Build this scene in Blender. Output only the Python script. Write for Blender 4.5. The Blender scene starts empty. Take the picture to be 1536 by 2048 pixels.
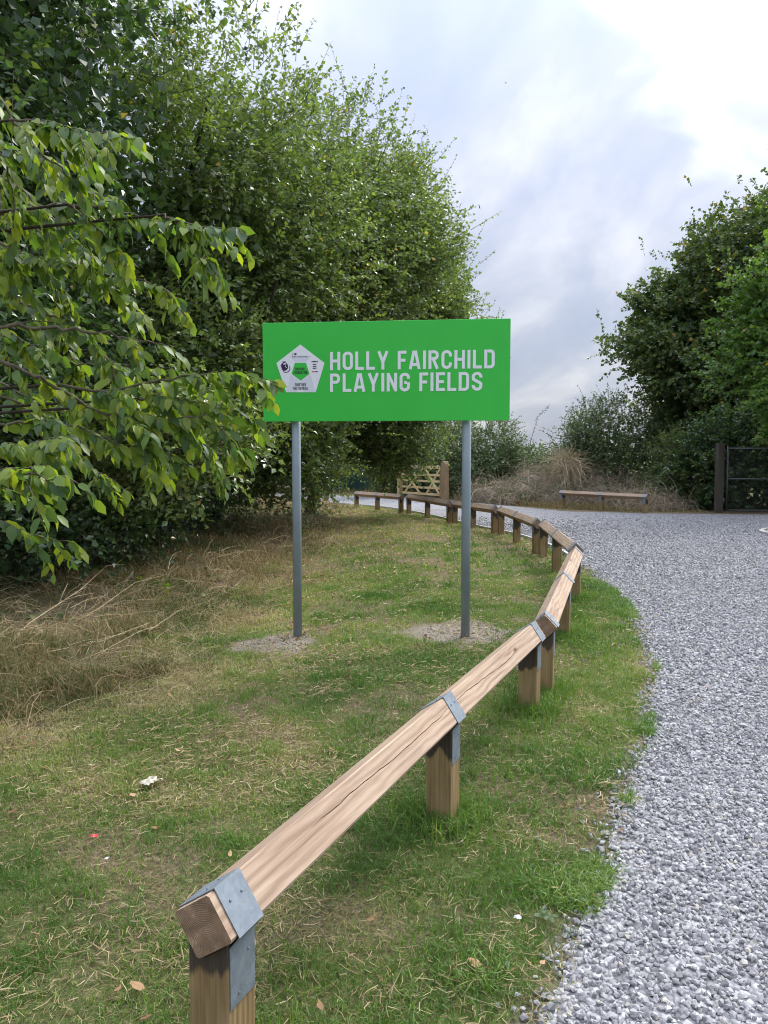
import bpy, bmesh, math, random
import numpy as np
from mathutils import Vector, Matrix

R = math.radians
rng = np.random.default_rng(7)
random.seed(7)
scene = bpy.context.scene
COL = scene.collection

# ------------------------------------------------------------------ camera
CAM_H, F = 1.55, 1540.0           # eye height (m), focal length in pixels of a 1536 x 2048 frame
PITCH = math.atan(106 / F)
cam_d = bpy.data.cameras.new('camera')
cam_d.sensor_fit = 'VERTICAL'
cam_d.sensor_height = 36.0
cam_d.lens = F / 2048 * 36.0
cam_d.clip_start = 0.05
cam_d.clip_end = 3000
cam = bpy.data.objects.new('camera', cam_d)
COL.objects.link(cam)
cam.location = (0, 0, CAM_H)
cam.rotation_euler = (R(90) - PITCH, 0, 0)
scene.camera = cam

# ------------------------------------------------------------------ world, sun, exposure
SUN_EL, SUN_AZ = R(45), R(44)     # azimuth clockwise from +Y
SUN = Vector((math.sin(SUN_AZ) * math.cos(SUN_EL), math.cos(SUN_AZ) * math.cos(SUN_EL), math.sin(SUN_EL)))
world = bpy.data.worlds.new('World')
scene.world = world
world.use_nodes = True
wn, wl = world.node_tree.nodes, world.node_tree.links
wn.clear()


def N(nodes, typ, **kw):
    n = nodes.new(typ)
    for k, v in kw.items():
        if k.startswith('i_'):
            n.inputs[k[2:].replace('_', ' ')].default_value = v
        else:
            setattr(n, k, v)
    return n


def math_node(nodes, links, op, a, b=None, c=None, clamp=False):
    n = nodes.new('ShaderNodeMath')
    n.operation = op
    n.use_clamp = clamp
    for i, v in enumerate((a, b, c)):
        if v is None:
            continue
        if isinstance(v, (int, float)):
            n.inputs[i].default_value = v
        else:
            links.new(v, n.inputs[i])
    return n.outputs[0]


def ramp(nodes, links, fac, stops, interp='LINEAR'):
    n = nodes.new('ShaderNodeValToRGB')
    n.color_ramp.interpolation = interp
    e = n.color_ramp.elements
    while len(e) > 1:
        e.remove(e[-1])
    e[0].position = stops[0][0]
    e[0].color = (*stops[0][1], 1)
    for p, c in stops[1:]:
        x = e.new(p)
        x.color = (*c, 1)
    links.new(fac, n.inputs[0])
    return n.outputs[0]


def build_world():
    tc = N(wn, 'ShaderNodeTexCoord')
    sky = N(wn, 'ShaderNodeTexSky', sky_type='NISHITA', sun_disc=False)
    sky.sun_elevation = SUN_EL
    sky.sun_rotation = SUN_AZ
    sky.air_density = 1.0
    sky.dust_density = 2.0
    sky.ozone_density = 1.5
    bg_sky = N(wn, 'ShaderNodeBackground')
    bg_sky.inputs['Strength'].default_value = 0.12
    wl.new(sky.outputs[0], bg_sky.inputs['Color'])
    # cloud deck: direction projected on a plane overhead
    sep = N(wn, 'ShaderNodeSeparateXYZ')
    wl.new(tc.outputs['Generated'], sep.inputs[0])
    x, y, z = sep.outputs
    zc = math_node(wn, wl, 'ADD', math_node(wn, wl, 'MAXIMUM', z, 0.0), 0.16)
    px = math_node(wn, wl, 'DIVIDE', x, zc)
    py = math_node(wn, wl, 'DIVIDE', y, zc)
    comb = N(wn, 'ShaderNodeCombineXYZ')
    wl.new(px, comb.inputs[0])
    wl.new(py, comb.inputs[1])
    mp = N(wn, 'ShaderNodeMapping')
    mp.inputs['Rotation'].default_value = (0, 0, R(-14))
    mp.inputs['Scale'].default_value = (1.5, 0.6, 1.0)
    mp.inputs['Location'].default_value = (3.37, 1.9, 0)
    wl.new(comb.outputs[0], mp.inputs[0])
    n1 = N(wn, 'ShaderNodeTexNoise')
    n1.inputs['Scale'].default_value = 1.5
    n1.inputs['Detail'].default_value = 6
    n1.inputs['Roughness'].default_value = 0.52
    n1.inputs['Distortion'].default_value = 0.35
    wl.new(mp.outputs[0], n1.inputs['Vector'])
    n2 = N(wn, 'ShaderNodeTexNoise')
    n2.inputs['Scale'].default_value = 2.6
    n2.inputs['Detail'].default_value = 3.5
    n2.inputs['Roughness'].default_value = 0.46
    n2.inputs['Distortion'].default_value = 0.5
    wl.new(comb.outputs[0], n2.inputs['Vector'])
    nz = n1.outputs['Fac']
    # brightening of the thin cloud round the sun
    dot = N(wn, 'ShaderNodeVectorMath', operation='DOT_PRODUCT')
    wl.new(tc.outputs['Generated'], dot.inputs[0])
    dot.inputs[1].default_value = SUN
    g = math_node(wn, wl, 'MAXIMUM', dot.outputs['Value'], 0.0)
    g4 = math_node(wn, wl, 'POWER', g, 4.0)
    g12 = math_node(wn, wl, 'POWER', g, 8.0)
    patch = math_node(wn, wl, 'ADD', math_node(wn, wl, 'MULTIPLY', g12, 1.25),
                      math_node(wn, wl, 'MULTIPLY', math_node(wn, wl, 'SUBTRACT', n2.outputs['Fac'], 0.5), 1.15))
    mr = N(wn, 'ShaderNodeMapRange', interpolation_type='SMOOTHSTEP')
    mr.inputs['From Min'].default_value = 0.34
    mr.inputs['From Max'].default_value = 0.92
    wl.new(patch, mr.inputs['Value'])
    streak = ramp(wn, wl, nz, [(0.34, (0.355, 0.405, 0.535)), (0.46, (0.415, 0.455, 0.570)), (0.54, (0.495, 0.525, 0.615)),
                               (0.68, (0.67, 0.68, 0.73))])
    gain = math_node(wn, wl, 'ADD', 0.67, math_node(wn, wl, 'MULTIPLY', g4, 0.20))
    gain = math_node(wn, wl, 'ADD', gain, math_node(wn, wl, 'MULTIPLY', mr.outputs[0],
                                                    math_node(wn, wl, 'MULTIPLY_ADD', g12, 3.2, 0.55)))
    # an overcast sky grows brighter towards the zenith
    zen = math_node(wn, wl, 'POWER', math_node(wn, wl, 'MAXIMUM', z, 0.0), 2.0)
    gain = math_node(wn, wl, 'ADD', gain, math_node(wn, wl, 'MULTIPLY', zen, 2.9))
    wht = N(wn, 'ShaderNodeMixRGB')
    wl.new(math_node(wn, wl, 'MULTIPLY', mr.outputs[0], 0.9), wht.inputs[0])
    wl.new(streak, wht.inputs[1])
    wht.inputs[2].default_value = (0.97, 0.97, 0.98, 1)
    bg_c = N(wn, 'ShaderNodeBackground')
    wl.new(wht.outputs[0], bg_c.inputs['Color'])
    wl.new(gain, bg_c.inputs['Strength'])
    mix = N(wn, 'ShaderNodeMixShader')
    mix.inputs[0].default_value = 0.88
    wl.new(bg_sky.outputs[0], mix.inputs[1])
    wl.new(bg_c.outputs[0], mix.inputs[2])
    out = N(wn, 'ShaderNodeOutputWorld')
    wl.new(mix.outputs[0], out.inputs[0])


build_world()
sun_d = bpy.data.lights.new('sun', 'SUN')
sun_d.energy = 1.5
sun_d.angle = R(16)
sun_d.color = (1.0, 0.95, 0.86)
sun = bpy.data.objects.new('sun', sun_d)
COL.objects.link(sun)
sun.rotation_euler = SUN.to_track_quat('Z', 'Y').to_euler()
sun.location = SUN * 60

vs = scene.view_settings
vs.view_transform = 'Standard'
vs.look = 'None'
vs.gamma = 1.0
vs.exposure = 0.62
vs.use_curve_mapping = False
cy = scene.cycles
cy.max_bounces = 7
cy.diffuse_bounces = 4
cy.glossy_bounces = 2
cy.transmission_bounces = 5
cy.transparent_max_bounces = 4
cy.sample_clamp_indirect = 4.0
cy.use_denoising = True
cy.denoiser = 'OPENIMAGEDENOISE'
cy.caustics_reflective = False
cy.caustics_refractive = False
scene.render.film_transparent = False
cy.filter_width = 1.1


# ------------------------------------------------------------------ helpers
def ray(px, py):
    c, s = math.cos(PITCH), math.sin(PITCH)
    v = (1024 - py) / F
    return (px - 768) / F, c + v * s, -s + v * c


def at(px, py, d):
    """a world point seen at pixel (px,py) of the 1536x2048 photograph at ground distance d"""
    x, y, z = ray(px, py)
    return np.array((x * d / y, d, CAM_H + z * d / y))


def interp(t, pts):
    xs, ys = zip(*pts)
    return np.interp(t, xs, ys)


def sstep(a, b, x):
    t = np.clip((np.asarray(x, float) - a) / (b - a), 0, 1)
    return t * t * (3 - 2 * t)


_tab = np.random.default_rng(3).random((32, 32, 32))


def vnoise(p):
    p = np.asarray(p, float)
    i = np.floor(p).astype(int)
    f = p - i
    f = f * f * (3 - 2 * f)
    r = 0
    for dx in (0, 1):
        wx = f[..., 0] if dx else 1 - f[..., 0]
        for dy in (0, 1):
            wy = f[..., 1] if dy else 1 - f[..., 1]
            for dz in (0, 1):
                wz = f[..., 2] if dz else 1 - f[..., 2]
                r = r + wx * wy * wz * _tab[(i[..., 0] + dx) % 32, (i[..., 1] + dy) % 32, (i[..., 2] + dz) % 32]
    return r


def fbm(p, o=3):
    r, a, s = 0, 1.0, 0
    p = np.asarray(p, float)
    for k in range(o):
        r = r + a * vnoise(p * 2 ** k + 7.3 * k)
        s += a
        a *= .5
    return r / s


def n2d(x, y, sc, seed=0.0, o=2):
    x = np.asarray(x, float)
    return fbm(np.stack([x * sc + seed, np.asarray(y, float) * sc + seed * 1.7, np.full_like(x, seed * .37 + .5)], -1), o)


def norm(v):
    return v / np.maximum(np.linalg.norm(v, axis=-1, keepdims=True), 1e-9)


def mesh_np(name, V, Fs, attrs=None, smooth=False, mats=(), mat_idx=None):
    """V (n,3); Fs: list of int arrays (m,k)"""
    me = bpy.data.meshes.new(name)
    V = np.ascontiguousarray(V, dtype=np.float32)
    Fs = [f for f in Fs if len(f)]
    me.vertices.add(len(V))
    me.vertices.foreach_set('co', V.ravel())
    loops = np.concatenate([f.ravel() for f in Fs]).astype(np.int32)
    tot = np.concatenate([np.full(len(f), f.shape[1], np.int32) for f in Fs])
    start = np.concatenate([[0], np.cumsum(tot)[:-1]]).astype(np.int32)
    me.loops.add(len(loops))
    me.loops.foreach_set('vertex_index', loops)
    me.polygons.add(len(tot))
    me.polygons.foreach_set('loop_start', start)
    me.polygons.foreach_set('loop_total', tot)
    me.polygons.foreach_set('use_smooth', np.full(len(tot), smooth, dtype=bool))
    for m in mats:
        me.materials.append(m)
    if mat_idx is not None:
        me.polygons.foreach_set('material_index', np.asarray(mat_idx, np.int32))
    for k, v in (attrs or {}).items():
        a = me.attributes.new(k, 'FLOAT', 'POINT')
        a.data.foreach_set('value', np.ascontiguousarray(v, dtype=np.float32))
    me.update()
    me.validate()
    return me


def link(name, me, parent=None, loc=None, rot=None):
    o = bpy.data.objects.new(name, me)
    COL.objects.link(o)
    if parent is not None:
        o.parent = parent
    if loc is not None:
        o.location = loc
    if rot is not None:
        o.rotation_euler = rot
    return o


def tag(o, label=None, cat=None, group=None, kind=None):
    if label:
        o['label'] = label
    if cat:
        o['category'] = cat
    if group:
        o['group'] = group
    if kind:
        o['kind'] = kind
    return o


def thing(name, label, cat, loc=(0, 0, 0), rz=0.0, group=None):
    o = bpy.data.objects.new(name, None)
    o.empty_display_size = .2
    COL.objects.link(o)
    o.location = loc
    o.rotation_euler = (0, 0, rz)
    return tag(o, label, cat, group)


class MB:
    """small mesh collector in plain python"""

    def __init__(s):
        s.v, s.f, s.m = [], [], []

    def quadbox(s, p, mi=0):       # 8 points: bottom 4 ccw, top 4 ccw
        b = len(s.v)
        s.v += [tuple(q) for q in p]
        for f in ((3, 2, 1, 0), (4, 5, 6, 7), (0, 1, 5, 4), (1, 2, 6, 5), (2, 3, 7, 6), (3, 0, 4, 7)):
            s.f.append(tuple(b + i for i in f))
            s.m.append(mi)

    def box(s, x0, x1, y0, y1, z0, z1, mi=0):
        s.quadbox([(x0, y0, z0), (x1, y0, z0), (x1, y1, z0), (x0, y1, z0), (x0, y0, z1), (x1, y0, z1), (x1, y1, z1), (x0, y1, z1)], mi)

    def tube(s, pts, rad, n=8, caps=True, mi=0):
        pts = [Vector(p) for p in pts]
        if not hasattr(rad, '__len__'):
            rad = [rad] * len(pts)
        b = len(s.v)
        up = Vector((0, 0, 1))
        prev = None
        for i, p in enumerate(pts):
            t = (pts[min(i + 1, len(pts) - 1)] - pts[max(i - 1, 0)]).normalized()
            if prev is None:
                a = t.cross(up if abs(t.z) < .95 else Vector((1, 0, 0))).normalized()
            else:
                a = (prev - t * prev.dot(t)).normalized()
            prev = a
            c = t.cross(a)
            for k in range(n):
                an = 2 * math.pi * k / n
                s.v.append(tuple(p + (a * math.cos(an) + c * math.sin(an)) * rad[i]))
        for i in range(len(pts) - 1):
            for k in range(n):
                k2 = (k + 1) % n
                s.f.append((b + i * n + k, b + i * n + k2, b + (i + 1) * n + k2, b + (i + 1) * n + k))
                s.m.append(mi)
        if caps:
            s.f.append(tuple(b + k for k in range(n))[::-1])
            s.f.append(tuple(b + (len(pts) - 1) * n + k for k in range(n)))
            s.m += [mi, mi]

    def prism(s, poly, y0, y1, mi=0):      # polygon in x,z extruded along y
        b, n = len(s.v), len(poly)
        s.v += [(x, y0, z) for x, z in poly] + [(x, y1, z) for x, z in poly]
        s.f.append(tuple(range(b, b + n)))
        s.f.append(tuple(range(b + 2 * n - 1, b + n - 1, -1)))
        s.m += [mi, mi]
        for i in range(n):
            j = (i + 1) % n
            s.f.append((b + i, b + n + i, b + n + j, b + j))
            s.m.append(mi)

    def mesh(s, name, mats, smooth=False, bevel=0.0, fix=True):
        me = bpy.data.meshes.new(name)
        me.from_pydata(s.v, [], s.f)
        if not hasattr(mats, '__len__'):
            mats = [mats]
        for m in mats:
            me.materials.append(m)
        me.polygons.foreach_set('material_index', s.m)
        if bevel or fix:
            bm = bmesh.new()
            bm.from_mesh(me)
            if fix:
                bmesh.ops.recalc_face_normals(bm, faces=bm.faces)
            if bevel:
                ed = [e for e in bm.edges if len(e.link_faces) == 2 and e.calc_face_angle() > R(40)]
                bmesh.ops.bevel(bm, geom=ed, offset=bevel, segments=1, affect='EDGES', profile=.5)
            bm.to_mesh(me)
            bm.free()
        if smooth:
            me.polygons.foreach_set('use_smooth', [True] * len(me.polygons))
        me.update()
        return me

    def build(s, name, mats, parent=None, smooth=False, bevel=0.0, loc=None, rot=None, fix=True):
        return link(name, s.mesh(name, mats, smooth, bevel, fix), parent, loc, rot)


# ------------------------------------------------------------------ materials
def new_mat(name):
    m = bpy.data.materials.new(name)
    m.use_nodes = True
    m.node_tree.nodes.clear()
    return m, m.node_tree.nodes, m.node_tree.links


def finish(m, n, l, bsdf_out):
    o = n.new('ShaderNodeOutputMaterial')
    l.new(bsdf_out, o.inputs['Surface'])
    return m


def pbsdf(n, l, color=None, rough=0.6, spec=0.5, metal=0.0, normal=None):
    b = n.new('ShaderNodeBsdfPrincipled')
    for key, v in (('Base Color', color), ('Roughness', rough), ('Specular IOR Level', spec), ('Metallic', metal)):
        if v is None:
            continue
        if isinstance(v, (int, float)):
            b.inputs[key].default_value = v
        elif isinstance(v, tuple):
            b.inputs[key].default_value = (*v, 1)
        else:
            l.new(v, b.inputs[key])
    if normal is not None:
        l.new(normal, b.inputs['Normal'])
    return b.outputs[0]


def coords(n, kind='Object'):
    return n.new('ShaderNodeTexCoord').outputs[kind]


def mapping(n, l, vec, scale=(1, 1, 1), rot=(0, 0, 0), loc=(0, 0, 0)):
    m = n.new('ShaderNodeMapping')
    m.inputs['Scale'].default_value = scale
    m.inputs['Rotation'].default_value = rot
    m.inputs['Location'].default_value = loc
    l.new(vec, m.inputs[0])
    return m.outputs[0]


def noise(n, l, vec, scale=5, detail=4, rough=.55, dist=0.0):
    t = n.new('ShaderNodeTexNoise')
    t.inputs['Scale'].default_value = scale
    t.inputs['Detail'].default_value = detail
    t.inputs['Roughness'].default_value = rough
    t.inputs['Distortion'].default_value = dist
    l.new(vec, t.inputs['Vector'])
    return t.outputs['Fac']


def bump(n, l, h, strength=.3, dist=.01):
    b = n.new('ShaderNodeBump')
    b.inputs['Strength'].default_value = strength
    b.inputs['Distance'].default_value = dist
    l.new(h, b.inputs['Height'])
    return b.outputs[0]


def mixc(n, l, fac, a, b, mode='MIX'):
    m = n.new('ShaderNodeMixRGB')
    m.blend_type = mode
    for i, v in enumerate((fac, a, b)):
        if isinstance(v, (int, float)):
            m.inputs[i].default_value = v
        elif isinstance(v, tuple):
            m.inputs[i].default_value = (*v, 1)
        else:
            l.new(v, m.inputs[i])
    return m.outputs[0]


def attr(n, name):
    a = n.new('ShaderNodeAttribute')
    a.attribute_name = name
    return a.outputs['Fac']


def leaf_mat(name, stops, trans=.42, rough=.42, spec=.45, tcol=(1.25, 1.35, .55)):
    m, n, l = new_mat(name)
    c = ramp(n, l, attr(n, 'rnd'), stops)
    p = pbsdf(n, l, c, rough, spec)
    t = n.new('ShaderNodeBsdfTranslucent')
    l.new(mixc(n, l, 1.0, c, tcol, 'MULTIPLY'), t.inputs['Color'])
    mx = n.new('ShaderNodeMixShader')
    mx.inputs[0].default_value = trans
    l.new(p, mx.inputs[1])
    l.new(t.outputs[0], mx.inputs[2])
    return finish(m, n, l, mx.outputs[0])


M = {}
M['leaf_dark'] = leaf_mat('leaf_dark', [(0, (0.034, 0.072, 0.034)), (.5, (0.068, 0.130, 0.055)), (.85, (0.111, 0.189, 0.062)), (.97, (0.208, 0.260, 0.065)), (1, (0.442, 0.338, 0.078))], 0.36, 0.28, 0.75, (1.3, 1.4, 0.5))
M['leaf_olive'] = leaf_mat('leaf_olive', [(0, (0.078, 0.128, 0.048)), (.5, (0.157, 0.232, 0.077)), (.85, (0.241, 0.323, 0.096)), (.97, (0.314, 0.354, 0.108)), (1, (0.448, 0.342, 0.108))], 0.4, 0.3, 0.75, (1.3, 1.35, 0.5))
M['leaf_fresh'] = leaf_mat('leaf_fresh', [(0, (0.061, 0.122, 0.044)), (.25, (0.091, 0.171, 0.044)), (.5, (0.152, 0.238, 0.040)), (.85, (0.244, 0.311, 0.044)), (.985, (0.293, 0.329, 0.055)), (1, (0.439, 0.293, 0.055))], 0.5, 0.42, 0.5, (1.6, 1.6, 0.45))
M['leaf_maple'] = leaf_mat('leaf_maple', [(0, (0.052, 0.094, 0.037)), (.5, (0.091, 0.146, 0.050)), (.85, (0.150, 0.189, 0.056)), (.96, (0.260, 0.221, 0.062)), (1, (0.442, 0.260, 0.062))], 0.36, 0.38, 0.55, (1.3, 1.35, 0.5))
M['leaf_maple_bright'] = leaf_mat('leaf_maple_bright', [(0, (0.057, 0.132, 0.033)), (.5, (0.103, 0.207, 0.046)), (.85, (0.172, 0.270, 0.053)), (.97, (0.322, 0.333, 0.066)), (1, (0.506, 0.322, 0.066))], 0.4, 0.36, 0.55, (1.3, 1.35, 0.5))
M['leaf_bramble'] = leaf_mat('leaf_bramble', [(0, (0.048, 0.087, 0.037)), (.5, (0.092, 0.149, 0.055)), (.85, (0.161, 0.218, 0.086)), (1, (0.299, 0.299, 0.138))], 0.3, 0.34, 0.6, (1.2, 1.25, 0.6))
M['leaf_shrub'] = leaf_mat('leaf_shrub', [(0, (.07, .11, .035)), (.6, (.12, .17, .05)), (1, (.20, .23, .08))], .35, .5, .3)
M['leaf_fallen'] = leaf_mat('leaf_fallen', [(0, (.16, .085, .045)), (.4, (.30, .17, .085)), (.8, (.45, .28, .15)), (1, (.52, .38, .2))], .2, .6, .3, (1.1, .9, .6))
M['grass'] = leaf_mat('grass', [(0, (0.078, 0.165, 0.031)), (.35, (0.157, 0.264, 0.056)), (.6, (0.252, 0.314, 0.090)), (.78, (0.403, 0.380, 0.179)), (1, (0.582, 0.495, 0.302))], 0.34, 0.5, 0.35, (1.2, 1.3, 0.55))
M['grass_dry'] = leaf_mat('grass_dry', [(0, (.07, .115, .03)), (.25, (.16, .165, .06)), (.5, (.27, .205, .10)), (.8, (.40, .305, .16)), (1, (.56, .46, .28))], .25, .55, .3, (1.1, 1.0, .7))
M['dead_stem'] = leaf_mat('dead_stem', [(0, (.20, .155, .11)), (.4, (.345, .28, .20)), (.75, (.47, .39, .275)), (1, (.62, .50, .31))], .08, .65, .3, (1, 1, 1))


def bark_mat(name, a, b):
    m, n, l = new_mat(name)
    v = mapping(n, l, coords(n), (14, 14, 3))
    nz = noise(n, l, v, 1.6, 6, .65, .4)
    c = ramp(n, l, nz, [(.3, a), (.7, b)])
    return finish(m, n, l, pbsdf(n, l, c, .9, .2, 0, bump(n, l, nz, .8, .02)))


M['bark'] = bark_mat('bark', (.020, .017, .014), (.085, .072, .055))
M['twig'] = bark_mat('twig', (.060, .052, .036), (.18, .155, .11))


def wood_mat(name, a, b, c, along='x', stain=None, knots=True):
    """sawn softwood; grain runs along the given local axis"""
    m, n, l = new_mat(name)
    co = coords(n)
    info = n.new('ShaderNodeObjectInfo')
    off = n.new('ShaderNodeVectorMath')
    off.operation = 'ADD'
    l.new(co, off.inputs[0])
    sc = n.new('ShaderNodeVectorMath')
    sc.operation = 'SCALE'
    cmb = n.new('ShaderNodeCombineXYZ')
    for i in range(3):
        l.new(info.outputs['Random'], cmb.inputs[i])
    l.new(cmb.outputs[0], sc.inputs[0])
    sc.inputs['Scale'].default_value = 7.0
    l.new(sc.outputs[0], off.inputs[1])
    co2 = off.outputs[0]
    s1 = (1.1, 16, 16) if along == 'x' else (16, 16, 1.1)
    s2 = (3, 120, 120) if along == 'x' else (120, 120, 3)
    s3 = (.9, 3.2, 3.2) if along == 'x' else (3.2, 3.2, .9)
    g1 = noise(n, l, mapping(n, l, co2, s1), 1.0, 4, .6, 1.6)
    g2 = noise(n, l, mapping(n, l, co2, s2), 1.0, 3, .6, .2)
    g3 = noise(n, l, mapping(n, l, co2, s3), 2.0, 3, .5, .6)
    # growth-ring lines
    w = n.new('ShaderNodeTexWave')
    w.wave_type = 'BANDS'
    w.bands_direction = 'Y' if along == 'x' else 'X'
    w.inputs['Scale'].default_value = 15.0
    w.inputs['Distortion'].default_value = 5.0
    w.inputs['Detail'].default_value = 2.0
    w.inputs['Detail Scale'].default_value = .7
    l.new(mapping(n, l, co2, (.32, 1, 1) if along == 'x' else (1, 1, .32)), w.inputs['Vector'])
    f = math_node(n, l, 'ADD', math_node(n, l, 'MULTIPLY', g1, .30), math_node(n, l, 'MULTIPLY', w.outputs['Fac'], .17))
    f = math_node(n, l, 'ADD', f, math_node(n, l, 'MULTIPLY', g2, .55))
    col = ramp(n, l, f, [(.28, a), (.52, b), (.78, c)])
    blot = ramp(n, l, g3, [(.32, (.84, .81, .79)), (.5, (1, 1, 1)), (.72, (1.06, 1.04, 1.0))])
    col = mixc(n, l, 1.0, col, blot, 'MULTIPLY')
    if knots:
        vo = n.new('ShaderNodeTexVoronoi')
        vo.inputs['Scale'].default_value = 1.0
        l.new(mapping(n, l, co2, (2.6, 9, 9) if along == 'x' else (9, 9, 2.6)), vo.inputs['Vector'])
        k = ramp(n, l, vo.outputs['Distance'], [(.0, (1, 1, 1)), (.06, (.85, .85, .85)), (.13, (0, 0, 0))])
        col = mixc(n, l, k, col, (.09, .045, .022))
    if stain:
        sp = n.new('ShaderNodeSeparateXYZ')
        l.new(co, sp.inputs[0])
        sn = noise(n, l, mapping(n, l, co2, (26, 26, 2.2)), 1.0, 4, .6)
        big = noise(n, l, mapping(n, l, co2, (7, 7, 1.0)), 1.0, 2, .5)
        hh = math_node(n, l, 'ADD', sp.outputs[2], math_node(n, l, 'MULTIPLY', math_node(n, l, 'SUBTRACT', big, .5), .34))
        hh = math_node(n, l, 'ADD', hh, math_node(n, l, 'MULTIPLY', math_node(n, l, 'SUBTRACT', sn, .5), .10))
        mr = n.new('ShaderNodeMapRange')
        mr.inputs['From Min'].default_value = stain[0]
        mr.inputs['From Max'].default_value = stain[0] + .018
        l.new(hh, mr.inputs['Value'])
        col = mixc(n, l, math_node(n, l, 'MULTIPLY', mr.outputs[0], .93), col, mixc(n, l, g2, (.022, .017, .015), (.075, .060, .050)))
    return finish(m, n, l, pbsdf(n, l, col, .72, .25, 0, bump(n, l, f, .35, .004)))


M['rail_wood'] = wood_mat('rail_wood', (.225, .150, .098), (.395, .290, .205), (.52, .41, .31))
M['post_wood'] = wood_mat('post_wood', (.150, .098, .042), (.285, .198, .094), (.40, .29, .155), along='z', stain=(.285,))
M['gate_wood'] = wood_mat('gate_wood', (.46, .32, .14), (.64, .48, .25), (.74, .60, .36), along='x', knots=False)
M['gate_post_wood'] = wood_mat('gate_post_wood', (.17, .11, .055), (.29, .20, .11), (.38, .28, .17), along='z', knots=False)
M['old_post_wood'] = wood_mat('old_post_wood', (.04, .036, .03), (.075, .067, .055), (.12, .107, .09), along='z', knots=False)


def end_grain():
    m, n, l = new_mat('end_grain')
    co = coords(n)
    w = n.new('ShaderNodeTexWave')
    w.wave_type = 'RINGS'
    w.rings_direction = 'X'
    w.inputs['Scale'].default_value = 75.0
    w.inputs['Distortion'].default_value = 1.6
    w.inputs['Detail'].default_value = 2.0
    w.inputs['Detail Scale'].default_value = 1.2
    l.new(mapping(n, l, co, (0, 1, 1), (0, 0, 0), (0, .03, .045)), w.inputs['Vector'])
    nz = noise(n, l, co, 26, 4, .6)
    c = ramp(n, l, w.outputs['Fac'], [(.1, (.21, .142, .09)), (.55, (.285, .20, .13)), (.95, (.36, .26, .175))])
    c = mixc(n, l, 1.0, c, ramp(n, l, nz, [(.3, (.6, .58, .55)), (.6, (1.05, 1, 1)), (.72, (1.5, 1.5, 1.5))]), 'MULTIPLY')
    return finish(m, n, l, pbsdf(n, l, c, .85, .2, 0, bump(n, l, w.outputs['Fac'], .2, .002)))


M['end_grain'] = end_grain()


def galv():
    m, n, l = new_mat('galvanised_steel')
    co = coords(n)
    v = n.new('ShaderNodeTexVoronoi')
    v.inputs['Scale'].default_value = 70
    l.new(co, v.inputs['Vector'])
    nz = noise(n, l, co, 18, 4, .6)
    c = mixc(n, l, v.outputs['Color'], (.185, .22, .25), (.24, .275, .305))
    c = mixc(n, l, 1.0, c, ramp(n, l, nz, [(.3, (.8, .8, .8)), (.6, (1.05, 1.05, 1.05))]), 'MULTIPLY')
    r = ramp(n, l, nz, [(.3, (.50,) * 3), (.7, (.68,) * 3)])
    return finish(m, n, l, pbsdf(n, l, c, r, .4, .35))


M['galv'] = galv()


def simple(name, col, rough=.5, spec=.5, metal=0.0, var=.12, scale=12, bmp=0.0):
    m, n, l = new_mat(name)
    nz = noise(n, l, coords(n), scale, 5, .6)
    lo = tuple(c * (1 - var) for c in col)
    hi = tuple(min(1, c * (1 + var)) for c in col)
    c = ramp(n, l, nz, [(.3, lo), (.7, hi)])
    return finish(m, n, l, pbsdf(n, l, c, rough, spec, metal, bump(n, l, nz, bmp, .01) if bmp else None))


M['sign_green'] = simple('sign_green', (.045, .52, .064), .34, .35, 0, .04, 3)
M['sign_white'] = simple('sign_white', (.78, .80, .84), .35, .5, 0, .02, 3)
M['sign_white2'] = simple('sign_facet_grey', (.66, .69, .76), .35, .5, 0, .02, 3)  # light grey print of the emblem facets
M['sign_edge'] = simple('sign_edge', (.70, .72, .72), .4, .5, .3)
M['print_black'] = simple('print_black', (.015, .015, .025), .4, .5)
M['print_purple'] = simple('print_purple', (.028, .008, .060), .4, .5)
M['print_red'] = simple('print_red', (.55, .03, .04), .4, .5)
M['print_orange'] = simple('print_orange', (.62, .36, .16), .4, .5)
M['post_paint'] = simple('post_paint', (.205, .255, .275), .36, .5, 0, .10, 5)
M['kerb'] = simple('kerb_concrete', (.46, .45, .42), .9, .2, 0, .2, 30, .3)
M['container'] = simple('container_paint', (.012, .055, .050), .45, .5, 0, .2, 3)
M['steel_dull'] = simple('steel_dull', (.12, .125, .125), .5, .5, .6, .2, 20)
M['plastic_pale'] = simple('plastic_pale', (.46, .43, .35), .45, .4, 0, .3, 25)
M['wrapper_red'] = simple('wrapper_red', (.55, .04, .05), .35, .5)
M['paper_white'] = simple('paper_white', (.55, .56, .58), .6, .4)
M['apple_yellow'] = simple('apple_yellow', (.55, .50, .09), .4, .5, 0, .2, 40)
M['apple_green'] = simple('apple_green', (.20, .30, .05), .35, .5, 0, .2, 30)
M['bird'] = simple('bird_dark', (.02, .02, .022), .7, .3)
M['clod'] = simple('clod', (.34, .29, .24), .95, .1, 0, .4, 14, .6)
M['dark_seed'] = simple('dark_debris', (.045, .028, .018), .8, .2, 0, .4, 30)


def stone_mat():
    m, n, l = new_mat('limestone_gravel')
    nz = noise(n, l, coords(n), 55, 4, .6)
    c = ramp(n, l, attr(n, 'rnd'), [(0, (.205, .203, .207)), (.35, (.315, .311, .313)), (.7, (.39, .386, .382)), (.93, (.465, .46, .45)), (1, (.42, .38, .31))])
    c = mixc(n, l, 1.0, c, ramp(n, l, nz, [(.3, (.78, .78, .8)), (.65, (1.08, 1.08, 1.08))]), 'MULTIPLY')
    return finish(m, n, l, pbsdf(n, l, c, .8, .3))


M['stone'] = stone_mat()


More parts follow.
